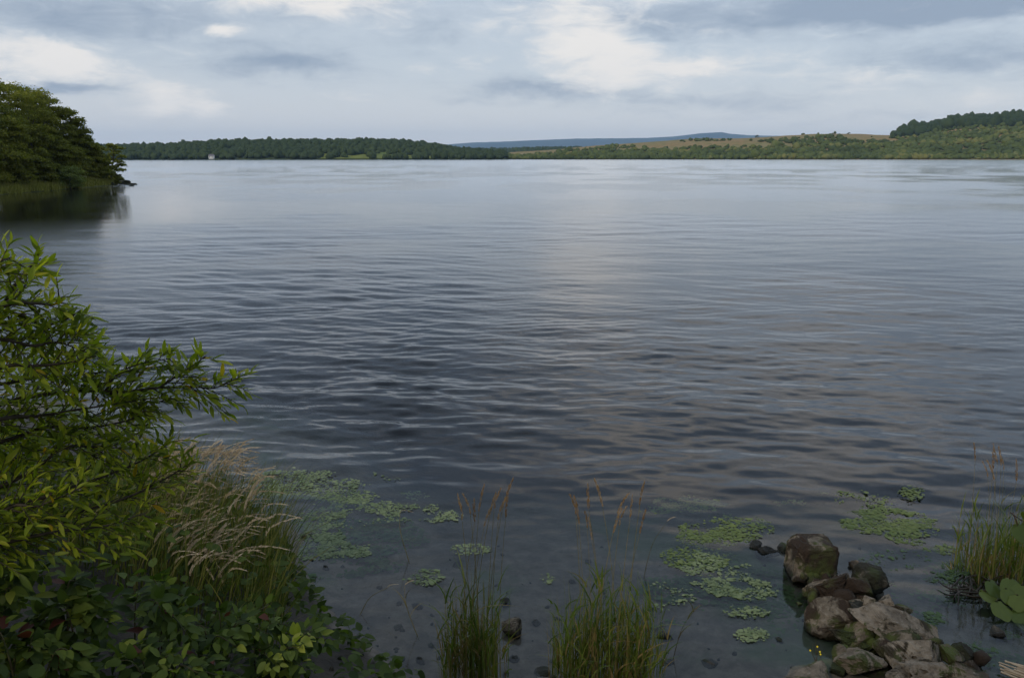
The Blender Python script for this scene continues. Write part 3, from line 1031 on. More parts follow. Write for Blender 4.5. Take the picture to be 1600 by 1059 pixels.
# pebbles on the bed and shore: nobody could count them
g = np.random.default_rng(31)
N = 420
px, py = g.uniform(-2.2, 4.6, N), 4.1 + 2.4 * g.random(N) ** 2.6
pz = ground_z(px, py)
sel = pz < .35
px, py, pz = px[sel], py[sel], pz[sel]
N = len(px)
s = np.minimum(np.exp(g.normal(math.log(.020), .5, N)), .05)
V0 = ICO1[0] * (1 + .5 * (g.random(len(ICO1[0])) - .5))[:, None]
V, F, A = instance(V0, ICO1[1], np.stack([px, py, pz + s * .1], -1), rand_rot(N, g), s[:, None] * np.array((1, .8, .55)), g.random(N))
mk('pebbles', V, F, M['rock_dark'], kind='stuff', label='dark pebbles strewn over the shallow lake bed', category='pebbles')

# ------------------------------------------------------------------ leaves
def leaf_template(W=.17, fold=.25, droop=.18, peak=.45, wave=0.0):
    ts = [0, .16, .38, .62, .84, 1.0]
    V, idx = [], []
    for i, t in enumerate(ts):
        wd = W * (math.sin(math.pi * min(1, t ** (math.log(.5) / math.log(peak)))) ** .85) if 0 < t < 1 else 0
        z = -droop * t * t
        idx.append(len(V))
        V.append((0, t, z))
        if wd > 0:
            V.append((-wd, t + .03, z + wd * fold + wave * (i % 2)))
            V.append((wd, t + .03, z + wd * fold - wave * (i % 2)))
    F = [(0, idx[1], idx[1] + 1), (0, idx[1] + 2, idx[1])]
    for a, b in zip(idx[1:-2], idx[2:-1]):
        F += [(a, b, b + 1), (a, b + 1, a + 1), (a, a + 2, b + 2), (a, b + 2, b)]
    a, e = idx[-2], idx[-1]
    F += [(a, e, a + 1), (a, a + 2, e)]
    return np.array(V, float), np.array(F, np.int32)


NARROW = [leaf_template(.135, .3, .12), leaf_template(.15, .4, .30), leaf_template(.125, .2, .0)]
OVATE = [leaf_template(.30, .2, .22, .36, .012), leaf_template(.33, .3, .35, .34, .015), leaf_template(.27, .12, .10, .38, .01)]


def leaf_set(templates, mats):
    return [mesh_np('leaf', t[0], t[1], M[m]) for m in mats for t in templates]


class Foliage:
    """gathers leaf placements of one thing; the `keep` most prominent become leaf objects, the rest one mass"""
    def __init__(self):
        self.p, self.d, self.u, self.s, self.par = [], [], [], [], []

    def add(self, p, d, up, s, par):
        self.p.append(p); self.d.append(d); self.u.append(up); self.s.append(s); self.par.append(par)

    def finish(self, root, meshes, templates, mass_mat, g, keep=280, extra=None):
        p, d, u, s = np.array(self.p), np.array(self.d), np.array(self.u), np.array(self.s)
        Rm = frames(d, u)
        N = len(p)
        v = (p - np.array((0, 0, CAM_H)))
        depth = v[:, 1] * math.cos(PITCH) - v[:, 2] * math.sin(PITCH)
        uu = 800 + FPX * v[:, 0] / depth
        vv = 529.5 - FPX * (v[:, 2] * math.cos(PITCH) + v[:, 1] * math.sin(PITCH)) / depth
        inside = (uu > -10) & (uu < 1610) & (vv < 1070)
        # leaves standing before others hide them: coarse occlusion by 8-px cells
        score = s / depth * np.where(inside, 1, 0)
        cell = {}
        order = np.argsort(depth)
        front = np.zeros(N)
        for i in order:
            kx = (int(uu[i] // 14), int(vv[i] // 14))
            n_ = cell.get(kx, 0)
            front[i] = 1.0 / (1 + n_)
            cell[kx] = n_ + 1
        order = np.argsort(-score * front)
        big = order[:keep]
        big = big[score[big] > 0]
        rest = np.setdiff1d(np.arange(N), big)
        off = np.array(root.location[:])
        for i in big:
            me = meshes[int(g.integers(len(meshes)))] if extra is None else extra(i, p[i], g, meshes)
            o = bpy.data.objects.new('leaf', me)
            C.objects.link(o)
            o.parent = self.par[i]
            o.matrix_local = mat4(Rm[i], p[i] - off, s[i])
        if len(rest):
            bag = Bag()
            for kx, T in enumerate(templates):
                sel = rest[rest % len(templates) == kx]
                if len(sel) == 0:
                    continue
                V, F, A = instance(T[0], T[1], p[sel] - off, Rm[sel], s[sel][:, None], g.random(len(sel)))
                bag.add(V, F, A)
            bag.build('foliage', M[mass_mat], root, kind='stuff')


# ------------------------------------------------------------------ the shrub reaching in from the left
g = np.random.default_rng(41)
sroot = np.array((-2.45, 2.55, float(ground_z(-2.45, 2.55))))
shrub = thing('shrub', 'leafy green shrub reaching over the water from the left picture edge', 'shrub', tuple(sroot))
fol = Foliage()
branches = [  # pixel polyline (u, v, Y)
    ([(-160, 690, 2.6), (0, 632, 2.75), (60, 618, 2.8), (130, 610, 2.85), (190, 612, 2.9), (245, 606, 2.95), (300, 604, 3.0), (335, 606, 3.02), (372, 590, 3.05)], 1.0),
    ([(-160, 640, 2.5), (-20, 500, 2.6), (30, 492, 2.65), (70, 510, 2.7), (120, 524, 2.75), (150, 520, 2.8)], .9),
    ([(-160, 560, 2.5), (-20, 500, 2.6), (20, 450, 2.65), (35, 430, 2.7), (52, 412, 2.72), (64, 404, 2.73)], .8),
    ([(-170, 520, 2.4), (-40, 430, 2.5), (0, 408, 2.55), (18, 402, 2.6)], .6),
    ([(-160, 640, 2.4), (0, 575, 2.5), (50, 572, 2.55), (110, 566, 2.6), (150, 556, 2.65)], .9),
    ([(-160, 720, 2.6), (0, 690, 2.7), (70, 668, 2.75), (140, 668, 2.8), (205, 655, 2.85), (228, 640, 2.88)], .9),
    ([(-160, 700, 2.5), (0, 655, 2.6), (60, 650, 2.7), (120, 640, 2.75), (160, 634, 2.8), (220, 624, 2.9)], .8),
    ([(-160, 800, 2.6), (20, 790, 2.65), (90, 768, 2.7), (160, 745, 2.8), (220, 720, 2.88), (268, 690, 2.9)], .9),
    ([(-160, 820, 2.5), (0, 760, 2.6), (60, 728, 2.65), (100, 700, 2.7), (150, 698, 2.75), (190, 700, 2.8)], .8),
    ([(-160, 860, 2.6), (40, 820, 2.65), (120, 800, 2.75), (190, 780, 2.8), (250, 752, 2.88), (300, 722, 2.95)], .9),
    ([(-160, 520, 2.45), (0, 530, 2.5), (50, 540, 2.55), (90, 535, 2.6), (135, 550, 2.6)], .8),
    ([(-160, 560, 2.45), (0, 480, 2.5), (50, 474, 2.55), (84, 476, 2.6), (92, 462, 2.6)], .6),
    ([(70, 510, 2.7), (105, 498, 2.72), (126, 484, 2.74)], .4),
    ([(-160, 900, 2.5), (0, 850, 2.55), (90, 830, 2.6), (160, 822, 2.65), (230, 800, 2.7)], .8),
    ([(-160, 930, 2.4), (0, 800, 2.5), (60, 790, 2.5), (130, 760, 2.55)], .7),
    ([(165, 612, 2.88), (178, 590, 2.88), (205, 573, 2.9), (240, 564, 2.92), (268, 560, 2.93)], .4),
    ([(250, 605, 2.95), (280, 585, 2.97), (300, 572, 3.0), (322, 556, 3.0)], .35),
    ([(170, 614, 2.9), (200, 626, 2.92), (240, 628, 2.95), (270, 622, 2.97)], .3),
    ([(-160, 620, 2.7), (0, 600, 2.8), (60, 590, 2.85), (120, 586, 2.9), (170, 580, 2.95)], .7),
    ([(-160, 760, 2.8), (0, 720, 2.9), (80, 700, 2.95), (170, 690, 3.0), (230, 672, 3.05)], .7),
]
for bi, (poly, thick) in enumerate(branches):
    pts = smooth_poly([at(*q) for q in poly], 6)
    if poly[0][0] < -100:
        k0 = sroot + np.array((.05 * (bi % 4), .04 * (bi % 3), 0))
        pts = np.vstack([smooth_poly([k0, (k0 * .45 + pts[0] * .55) + np.array((-.06, 0, .10)), pts[0]], 5)[:-1], pts])
    rad = np.linspace(.0085 * thick ** .5 if poly[0][0] > -100 else .012, .0018, len(pts))
    bag = Bag()
    bag.add(*tube(pts - sroot, rad, 6))
    L = np.concatenate([[0], np.cumsum(np.linalg.norm(np.diff(pts, axis=0), axis=1))])
    br = bpy.data.objects.new('branch', None)
    placements = []
    s0 = .35 if poly[0][0] < -100 else .03
    pos = max(s0, L[-1] - 1.55)
    while pos < L[-1]:
        p = np.array([np.interp(pos, L, pts[:, k]) for k in range(3)])
        d = np.array([np.interp(min(pos + .05, L[-1]), L, pts[:, k]) for k in range(3)]) - np.array([np.interp(pos - .05, L, pts[:, k]) for k in range(3)])
        d /= np.linalg.norm(d)
        tip = (L[-1] - pos)
        tl = g.uniform(.07, .20) * (1 if tip > .12 else .5) * (1 if thick > .5 else .7)
        side = g.normal(size=3)
        side -= d * (side @ d)
        side /= np.linalg.norm(side)
        tdir = d * .65 + side * .7 + np.array((0, 0, .22))
        tdir /= np.linalg.norm(tdir)
        tp = np.array([p + tdir * tl * t + np.array((0, 0, -.02)) * t * t for t in np.linspace(0, 1, 4)])
        bag.add(*tube(tp - sroot, np.linspace(.0022, .001, 4), 4))
        nl = int(5 + tl * 32)
        for i in range(nl):
            t = (i + .6) / nl
            q = tp[0] + (tp[-1] - tp[0]) * t
            a = i * 2.4 + g.uniform(-.4, .4)
            sd = np.cross(tdir, (0, 0, 1.0))
            sd /= np.linalg.norm(sd) + 1e-6
            upv = np.cross(sd, tdir)
            ld = tdir * (.55 + .5 * t) + (sd * math.cos(a) + upv * math.sin(a) * .6) * .75 + np.array((0, 0, .10 * g.normal()))
            un = np.array((0, 0, 1.0)) + g.normal(size=3) * .38
            placements.append((q, ld, un, g.uniform(.030, .070) * (.75 + .35 * t)))
        pos += g.uniform(.010, .023)
    bo = bag.build('branch', M['bark'], shrub)
    for pl in placements:
        fol.add(*pl, shrub)
sh_meshes = leaf_set(NARROW, ['shrub_leaf'])
fol.finish(shrub, sh_meshes, NARROW, 'shrub_leaves', g, 295)

# ------------------------------------------------------------------ leafy plants along the bank, bottom left
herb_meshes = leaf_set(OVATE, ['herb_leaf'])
yel_meshes = leaf_set(OVATE, ['yellow_leaf'])
red_meshes = leaf_set(OVATE, ['red_leaf'])


def leafy_plant(label, root_uv, Y, tips, seed, leaf=(.038, .068), nl=17, yellow=(), red=.03, keep=120):
    """stems rising from one root to the given tips (u, v, Y)"""
    g = np.random.default_rng(seed)
    rp = at(*root_uv, Y)
    rp[2] = float(ground_z(rp[0], rp[1])) - .02
    t = thing('leafy_plant', label, 'plant', tuple(rp), 'leafy plants on the bank')
    fo = Foliage()
    bag = Bag()
    for (u, v, Yt) in tips:
        tip = at(u, v, Yt)
        mid = rp * .45 + tip * .55 + np.array((0, 0, .16)) + g.normal(size=3) * .03
        pts = smooth_poly([rp + g.normal(size=3) * .03 * (1, 1, 0), mid, tip], 8)
        bag.add(*tube(pts - rp, np.linspace(.005, .0016, len(pts)), 5))
        L = np.linspace(.22, 1, nl)
        for i, f in enumerate(L):
            k = f * (len(pts) - 1)
            i0 = int(min(k, len(pts) - 2))
            p = pts[i0] + (pts[i0 + 1] - pts[i0]) * (k - i0)
            d = pts[i0 + 1] - pts[i0]
            d /= np.linalg.norm(d)
            a0 = i * 1.57 + g.uniform(-.4, .4)
            for s_ in ((1, -1) if f < .97 else (1, -1, 0)):
                sd = np.cross(d, (0.1, .2, 1.0))
                sd /= np.linalg.norm(sd)
                up_ = np.cross(sd, d)
                out_ = (sd * math.cos(a0) + up_ * math.sin(a0)) * s_
                pet = p + out_ * g.uniform(.01, .03)
                ld = out_ * .9 + d * .45 + np.array((0, -.12, -.10)) + g.normal(size=3) * .15
                un = np.array((0, -.25, 1.0)) + g.normal(size=3) * .30
                fo.add(pet, ld, un, g.uniform(*leaf) * (.8 + .25 * math.sin(f * 3)), t)
    bag.build('stem', M['stem'], t)

    def pick(i, p, gg, meshes):
        for (yu, yv) in yellow:
            v = p - np.array((0, 0, CAM_H))
            dd = v[1] * math.cos(PITCH) - v[2] * math.sin(PITCH)
            uu = 800 + FPX * v[0] / dd
            vv = 529.5 - FPX * (v[2] * math.cos(PITCH) + v[1] * math.sin(PITCH)) / dd
            if abs(uu - yu) < 20 and abs(vv - yv) < 14:
                return yel_meshes[int(gg.integers(3))]
        if gg.random() < red:
            return red_meshes[int(gg.integers(3))]
        return meshes[int(gg.integers(len(meshes)))]
    fo.finish(t, herb_meshes, OVATE, 'herb_leaves', g, keep, pick)
    return t


leafy_plant('low leafy plant with bright yellow leaves at its right tip', (400, 1090), 3.35, [(520, 1000, 3.45), (470, 1010, 3.3), (500, 985, 3.5), (450, 975, 3.5), (430, 1040, 3.2), (480, 1045, 3.25), (400, 1000, 3.3)], 61, yellow=[(462, 1000), (432, 1036)], leaf=(.042, .07))
leafy_plant('leafy plant with red-tinged leaves left of the yellow-tipped one', (330, 1090), 3.2, [(420, 945, 3.5), (380, 960, 3.35), (340, 950, 3.3), (300, 975, 3.2), (370, 1010, 3.1), (330, 1030, 3.0), (420, 990, 3.3)], 62, red=.08)
leafy_plant('upright leafy plant in front of the golden grass', (240, 1060), 3.1, [(240, 905, 3.2), (275, 930, 3.2), (215, 925, 3.1), (300, 1000, 3.0), (255, 960, 3.0)], 63, leaf=(.05, .078))
leafy_plant('leafy plant at the bottom edge under the upright one', (250, 1120), 2.75, [(220, 1000, 2.8), (270, 1020, 2.8), (310, 1050, 2.75), (180, 1030, 2.7), (350, 1055, 2.85), (250, 1055, 2.7)], 64)
leafy_plant('leafy plant with long pointed leaves in the dark under the shrub', (130, 1080), 2.7, [(120, 905, 2.8), (90, 945, 2.75), (150, 940, 2.8), (60, 960, 2.7), (170, 975, 2.75)], 65, leaf=(.055, .085))
leafy_plant('dim leafy plant in the bottom left corner', (40, 1120), 2.5, [(20, 1010, 2.6), (60, 1030, 2.55), (100, 1040, 2.6), (-20, 980, 2.5), (140, 1050, 2.6)], 66)
leafy_plant('shaded leafy plant at the left edge below the shrub', (-30, 1010), 2.6, [(10, 900, 2.7), (40, 870, 2.75), (-20, 880, 2.6), (70, 900, 2.75), (30, 940, 2.65)], 67)

# dark undergrowth carpeting the bank
g = np.random.default_rng(71)
N = 5200
ux, uy = g.uniform(-4.5, -.55, N), g.uniform(1.6, 6.2, N)
d = shore_y(ux) - uy
sel = (d > .12)
ux, uy = ux[sel], uy[sel]
N = len(ux)
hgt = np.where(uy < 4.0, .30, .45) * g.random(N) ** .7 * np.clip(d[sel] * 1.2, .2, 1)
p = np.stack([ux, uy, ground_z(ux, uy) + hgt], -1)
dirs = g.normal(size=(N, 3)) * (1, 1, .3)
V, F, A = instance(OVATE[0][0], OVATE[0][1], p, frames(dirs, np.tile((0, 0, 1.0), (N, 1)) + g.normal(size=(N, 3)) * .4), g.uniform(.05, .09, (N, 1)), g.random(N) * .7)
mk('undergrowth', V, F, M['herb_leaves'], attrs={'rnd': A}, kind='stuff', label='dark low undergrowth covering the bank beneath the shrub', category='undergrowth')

# ------------------------------------------------------------------ grasses
def seed_head_mesh(name, mat, L=.13, wd=.011, nod=.5, n=46, seed=0):
    g = np.random.default_rng(seed)
    t = g.random(n)
    ang = g.uniform(0, 6.28, n)
    r = wd * np.sin(np.clip(t * .92 + .06, 0, 1) * math.pi) ** .6
    cx = L * nod * t ** 2
    cz = L * (t - .28 * nod * t ** 2)
    p = np.stack([cx + r * np.cos(ang) * .5, r * np.sin(ang) * .5, cz], -1)
    d = np.stack([np.cos(ang) * .22 + nod * t * 1.9, np.sin(ang) * .22, np.full(n, 1.0) - .5 * nod * t], -1)
    T = (np.array([(0, 0, 0), (-.10, .45, .03), (0, 1, 0), (.10, .45, .03)], float), np.array([(0, 3, 2, 1)]))
    V, F, A = instance(T[0], T[1], p, frames(d, g.normal(size=(n, 3))), g.uniform(.014, .024, (n, 1)) * L / .13, g.random(n))
    return mesh_np(name, V, F, M[mat], False, {'rnd': A})


def stalk_mesh(h, lean, bend, seed):
    t = np.linspace(0, 1, 9)
    pts = np.stack([h * (lean * t + bend * t ** 2.4), np.zeros(9), h * (t - .3 * bend * t ** 3)], -1)
    V, F = tube(pts, np.linspace(.0022, .0011, 9), 4)
    tan = pts[-1] - pts[-2]
    return V, F, pts[-1], tan / np.linalg.norm(tan)


STALKS = []
for i, (ln, bn) in enumerate([(.10, .10), (.16, .14), (.05, .06), (.22, .16), (.02, .03), (.14, .22)]):
    V, F, tip, tan = stalk_mesh(1.0, ln, bn, i)
    STALKS.append((mesh_np('flower_stalk', V * np.array((1, 1, 1)), F, M['stalk']), tip, tan))
HEADS = [seed_head_mesh('seed_head', 'seed_head', .125, .006, nd, 70, 10 + i) for i, nd in enumerate((.45, .7, .95, 1.2))]
HEADS_R = [seed_head_mesh('seed_head', 'seed_rust', .145, .006, nd, 60, 20 + i) for i, nd in enumerate((.02, .10, .2))]


def add_stalk(root, base, h, yaw, si, heads, g, hs=1.0):
    me, tip, tan = STALKS[si]
    o = bpy.data.objects.new('flower_stalk', me)
    C.objects.link(o)
    o.parent = root
    o.location = tuple(float(q) for q in (base - np.array(root.location[:])))
    o.rotation_euler = (0, 0, yaw)
    o.scale = (h, h, h)
    hd = bpy.data.objects.new('seed_head', heads[int(g.integers(len(heads)))])
    C.objects.link(hd)
    hd.parent = o
    hd.location = tuple(float(q) for q in tip)
    lean_a = math.atan2(tan[0], tan[2])
    hd.rotation_euler = (g.normal(0, .12), lean_a * .9, g.normal(0, .35))
    k = hs * g.uniform(.8, 1.2) / h
    hd.scale = (k, k, k)


def base_of(u, v, Y):
    """foot on the ground of a stalk whose tip is at pixel (u, v), depth Y, with a lean to the right"""
    tip = at(u, v, Y)
    return tip


# golden nodding grass on the left bank
g = np.random.default_rng(51)
gr = np.array((-2.05, 4.9, float(ground_z(-2.05, 4.9))))
tall = thing('tall_grass', 'golden nodding grass clump on the bank behind the leafy plants', 'grass', tuple(gr))
spots = []
for i in range(300):
    v = 703 + 195 * g.random() ** 2.0
    lo = np.interp(v, [710, 760, 800, 850, 900], [235, 205, 230, 270, 240])
    hi_ = np.interp(v, [710, 740, 780, 800, 850, 900], [372, 396, 392, 372, 400, 330])
    spots.append((g.uniform(lo, hi_), v))
spots += [(408, 790), (400, 810), (420, 800), (392, 760), (396, 742), (245, 880), (262, 872), (232, 895), (385, 812), (415, 825)]
for (u, v) in spots:
    Y = np.interp(v, [700, 760, 850, 900], [5.5, 5.2, 4.5, 4.0]) + g.uniform(-.25, .25)
    tip = at(u, v, Y)
    si = int(g.integers(6))
    me, st, tn = STALKS[si]
    yaw = g.normal(.1, .45)
    h = 1.0
    for _ in range(6):
        bx, by = tip[0] - st[0] * h * math.cos(yaw), tip[1] - st[0] * h * math.sin(yaw)
        gz = max(float(ground_z(bx, by)), -.05)
        h = max(.25, (tip[2] - .05 - gz) / st[2])
    add_stalk(tall, np.array((bx, by, gz)), h, yaw, si, HEADS, g, 1.12)
N = 1900
bx = g.uniform(-2.75, -1.35, N)
by = g.uniform(3.9, 5.9, N)
dd = shore_y(bx) - by
sel = (dd > -.25) & (bx + .25 * (by - 4.6) < -1.45)
bx, by = bx[sel], by[sel]
N = len(bx)
bz = np.maximum(ground_z(bx, by), -.05)
ln = np.stack([g.normal(.30, .22, N), g.normal(0, .22, N), np.zeros(N)], -1)
V, F, m_, _p = ribbons(np.stack([bx, by, bz], -1) - gr, g.uniform(.35, .85, N) * np.interp(by, [3.9, 5], [.75, 1.0]), g.uniform(.004, .009, N), ln, g.uniform(.3, .9, N), g, 5)
mk('blades', V, F, M['grass_blade'], tall, attrs={'rnd': np.repeat(g.random(N), m_)}, kind='stuff')


def reed_clump(label, cu, cv, half_w, half_d, nblade, top_h, stalks, seed, base_z=None, lean=(0.0, 0.0), wdt=(.006, .013), leafy=.6):
    g = np.random.default_rng(seed)
    c = onz(cu, cv, 0.0)
    if base_z is None:
        c[2] = float(ground_z(c[0], c[1]))
    else:
        c[2] = base_z
    t = thing('reed_clump', label, 'reeds', tuple(c), 'reed clumps of the shore')
    N = nblade
    r = np.sqrt(g.random(N)) * (.75 + .4 * g.random(N))
    a = g.uniform(0, 6.283, N)
    b = np.stack([r * np.cos(a) * half_w, r * np.sin(a) * half_d, np.full(N, -.05)], -1)
    h = top_h * (.34 + .80 * g.random(N) ** 1.35) * (1 - .18 * r)
    ln = np.stack([g.normal(0, .05, N) + lean[0] + b[:, 0] * .10, g.normal(0, .05, N) + lean[1], np.zeros(N)], -1)
    V, F, m_, path = ribbons(b, h, g.uniform(*wdt, N) * .5, ln, g.uniform(.05, .4, N), g, 6)
    bag = Bag()
    bag.add(V, F, np.repeat(np.where(g.random(N) < .38, g.uniform(.6, 1, N), g.uniform(0, .62, N)), m_))
    # leaf blades arching off the culms
    K = int(N * leafy * 2.5)
    who = g.integers(0, N, K)
    st = g.integers(2, 6, K)
    bb = path[who, st]
    out_ = g.normal(size=(K, 3)) * (1, 1, 0)
    out_ /= np.linalg.norm(out_, axis=1)[:, None]
    V, F, m_, _ = ribbons(bb, g.uniform(.10, .24, K), g.uniform(*wdt, K), out_ * g.uniform(.2, 1.1, (K, 1)), g.uniform(.2, 1.0, K), g, 4)
    low_ = np.where(bb[:, 2] < top_h * .38, .35, 0)
    bag.add(V, F, np.repeat(np.clip(g.uniform(0, .72, K) + low_ * g.random(K), 0, 1), m_))
    bag.build('blades', M['reed_blade'], t, kind='stuff')
    for (u, v) in stalks:
        Y = c[1] + g.uniform(-.6, .6) * half_d
        tip = at(u, v, Y)
        si = int(g.choice([2, 4]))
        yaw = g.uniform(-.5, .5) if u > cu else math.pi + g.uniform(-.5, .5)
        st_ = STALKS[si][1]
        h = (tip[2] - c[2] - .06) / st_[2]
        add_stalk(t, np.array((tip[0] - st_[0] * h * math.cos(yaw), tip[1] - st_[0] * h * math.sin(yaw), c[2])), h, yaw, si, HEADS_R, g, 1.05)
    return t


reed_clump('slim reed clump at the bottom edge, left of the two', 738, 1066, .20, .14, 230, .84, [(735, 790), (742, 800), (748, 785), (756, 810), (765, 790), (772, 782), (786, 778), (778, 800), (790, 795), (722, 800)], 81, lean=(.0, .0))
reed_clump('wide dense reed clump at the bottom edge, right of the two', 944, 1066, .35, .17, 420, .80, [(900, 790), (905, 805), (920, 782), (942, 778), (965, 790), (985, 795), (1000, 775), (918, 812), (1000, 820), (958, 818), (925, 830), (968, 808)], 82)
# thin loose stems beside the clumps
g = np.random.default_rng(83)
for i, (bu, bv, tu, tv, lab) in enumerate([(655, 1000, 632, 915, 'lone dry grass stem left of the slim reed clump'), (560, 965, 605, 918, 'single pale grass stem leaning over the shallows'), (1050, 1035, 1093, 945, 'thin green stem right of the wide reed clump'),
                                         (640, 880, 625, 800, 'nodding grass stem standing in the left weed mat'), (1005, 905, 1042, 815, 'slanting dark stem above the wide reed clump')]):
    b = onz(bu, bv, -.03)
    tp = at(tu, tv, b[1] + .05)
    t = thing('grass_stem', lab, 'grass stem', tuple(b), 'single stems in the shallows')
    pts = smooth_poly([np.zeros(3), (tp - b) * .55 + np.array((-.03, 0, .03)), tp - b], 6)
    bag = Bag()
    bag.add(*tube(pts, np.linspace(.003, .0015, len(pts)), 4))
    if i in (0, 2):
        V, F, m_, _ = ribbons(pts[[4, 6, 8, 10]], np.array((.14, .16, .15, .12)), np.full(4, .008), np.array(((.7, 0, 0), (-.6, .1, 0), (.6, -.2, 0), (-.5, 0, 0))), np.full(4, .7), g, 4)
        bag.add(V, F, .5)
    bag.build('stem', M['stem'] if i in (2, 4) else M['stalk'], t)
    if i not in (2,):
        hd = bpy.data.objects.new('seed_head', HEADS[i % 4])
        C.objects.link(hd)
        hd.parent = t
        hd.location = tuple(float(q) for q in pts[-1])
        hd.rotation_euler = (0, .5, 0)
        hd.scale = (.6, .6, .6)

reed_clump('tall reed clump standing in the water at the right edge', 1580, 893, .42, .26, 520, .84, [(1560, 712), (1553, 722), (1566, 716), (1570, 724), (1545, 735), (1555, 740), (1525, 708), (1590, 742)], 84, base_z=-.12, leafy=.45)

# roots and drowned stems hanging under that clump
g = np.random.default_rng(85)
rc = onz(1545, 915, 0)
t = thing('root_tangle', 'tangle of dark drowned roots under the right reed clump', 'roots', tuple(rc))
for kx in range(26):
    u0, v0 = g.uniform(1490, 1605), g.uniform(895, 925)
    a = onz(u0, v0, .04)
    b = onz(u0 + g.normal(0, 14), v0 + g.uniform(12, 50), -.05)
    mid = (a + b) / 2 + np.array((g.normal(0, .05), g.normal(0, .03), .03))
    pts = smooth_poly([a - rc, mid - rc, b - rc], 5)
    V, F = tube(pts, np.linspace(.008, .003, len(pts)), 5)
    mk('root', V, F, M['root'], t)
for (pl) in ([(1466, 908), (1478, 916), (1492, 920), (1520, 918)], [(1478, 922), (1500, 924), (1530, 926)], [(1475, 930), (1500, 928), (1525, 932), (1560, 930)]):
    pts = smooth_poly([onz(u, v, .03) - rc for u, v in pl], 5)
    V, F = tube(pts, np.linspace(.004, .010, len(pts)), 5)
    mk('root', V, F, M['root'], t)

# broad leaves at the right edge
def broad_template(seed):
    g = np.random.default_rng(seed)
    n = 22
    V = [(0, .12, .0)]
    for i in range(n):
        a = -math.pi / 2 + .22 + (2 * math.pi - .44) * i / (n - 1)
        r = .5 * (1 + .05 * math.sin(a * 5) + g.normal(0, .015))
        V.append((r * math.cos(a), .5 + r * math.sin(a) * 1.0, .04 * math.sin(a * 3) + .05 * g.normal() * .5))
    V = np.array(V)
    V[:, 2] -= .55 * (V[:, 0] ** 2 + .8 * (V[:, 1] - .3) ** 2)
    F = np.array([(0, i, i + 1) for i in range(1, n)])
    return V, F


BROAD = [mesh_np('leaf', *broad_template(i), M['pad_leaf']) for i in range(3)]
bc = onz(1575, 935, 0)
bp_ = thing('broad_leaved_plant', 'plant with broad rounded leaves below the right reed clump', 'plant', tuple(bc))
g = np.random.default_rng(86)
for i, (u, v, z, s, az_, tl) in enumerate([(1545, 905, .15, .14, .4, .6), (1578, 902, .18, .15, -.3, .45), (1556, 938, .09, .15, .2, .35), (1530, 922, .10, .14, .9, .2), (1597, 912, .17, .15, -.7, .5), (1590, 928, .13, .13, -.4, .4), (1572, 918, .15, .13, .1, .6), (1604, 945, .08, .2, -.5, .3)]):
    p = onz(u, v, z)
    Rm = Matrix.Rotation(math.pi + az_, 3, 'Z') @ Matrix.Rotation(-tl, 3, 'X')
    o = bpy.data.objects.new('leaf', BROAD[i % 3])
    C.objects.link(o)
    o.parent = bp_
    Mx = Rm.to_4x4()
    o.matrix_local = Matrix.Translation(Vector((p - bc).tolist())) @ Mx @ Matrix.Scale(s, 4)
    pts = smooth_poly([np.array((.03 * (i - 4), .05, -.25)), (p - bc) * .5 + np.array((0, .04, -.02)), p - bc + np.array((0, .0, -.005))], 5)
    V, F = tube(pts, .005, 5)
    mk('leaf_stalk', V, F, M['stem'], bp_)
# leaves hanging in at the right picture edge
bc2 = at(1640, 840, 4.3)
bp2 = thing('hanging_twig', 'twig with rounded yellow-green leaves entering at the right picture edge', 'twig', tuple(bc2))
pts = smooth_poly([at(1760, 830, 4.3) - bc2, np.zeros(3), at(1600, 815, 4.3) - bc2, at(1578, 800, 4.3) - bc2], 5)
mk('twig', *tube(pts, np.linspace(.006, .002, len(pts)), 5), M['bark'], bp2)
for i, (u, v, s, mt) in enumerate([(1594, 822, .11, 0), (1600, 835, .10, 0), (1580, 806, .09, 1), (1604, 806, .10, 0), (1612, 830, .1, 0)]):
    o = bpy.data.objects.new('leaf', BROAD[i % 3] if not mt else red_meshes[0])
    C.objects.link(o)
    o.parent = bp2
    p = at(u, v - 6, 4.3)
    o.matrix_local = Matrix.Translation(Vector((p - bc2).tolist())) @ (Matrix.Rotation(math.pi + .6 * i, 3, 'Z') @ Matrix.Rotation(-.9, 3, 'X')).to_4x4() @ Matrix.Scale(s, 4)

# straw washed up in the bottom right corner
sc_ = onz(1590, 1048, .03)
st = thing('dead_straw', 'washed up bundle of pale dead reed straw in the bottom right corner', 'straw', tuple(sc_))
g = np.random.default_rng(87)
for i in range(14):
    a = onz(g.uniform(1560, 1590), g.uniform(1030, 1050), .04 + .02 * g.random()) - sc_
    dd = np.array((math.cos(-.75 + g.normal(0, .12)), math.sin(-.75 + g.normal(0, .12)), g.normal(0, .05)))
    pts = np.array([a, a + dd * g.uniform(.15, .25), a + dd * g.uniform(.3, .45) + np.array((0, 0, .02))])
    mk('straw', *tube(pts, g.uniform(.004, .008), 5), M['straw'], st)

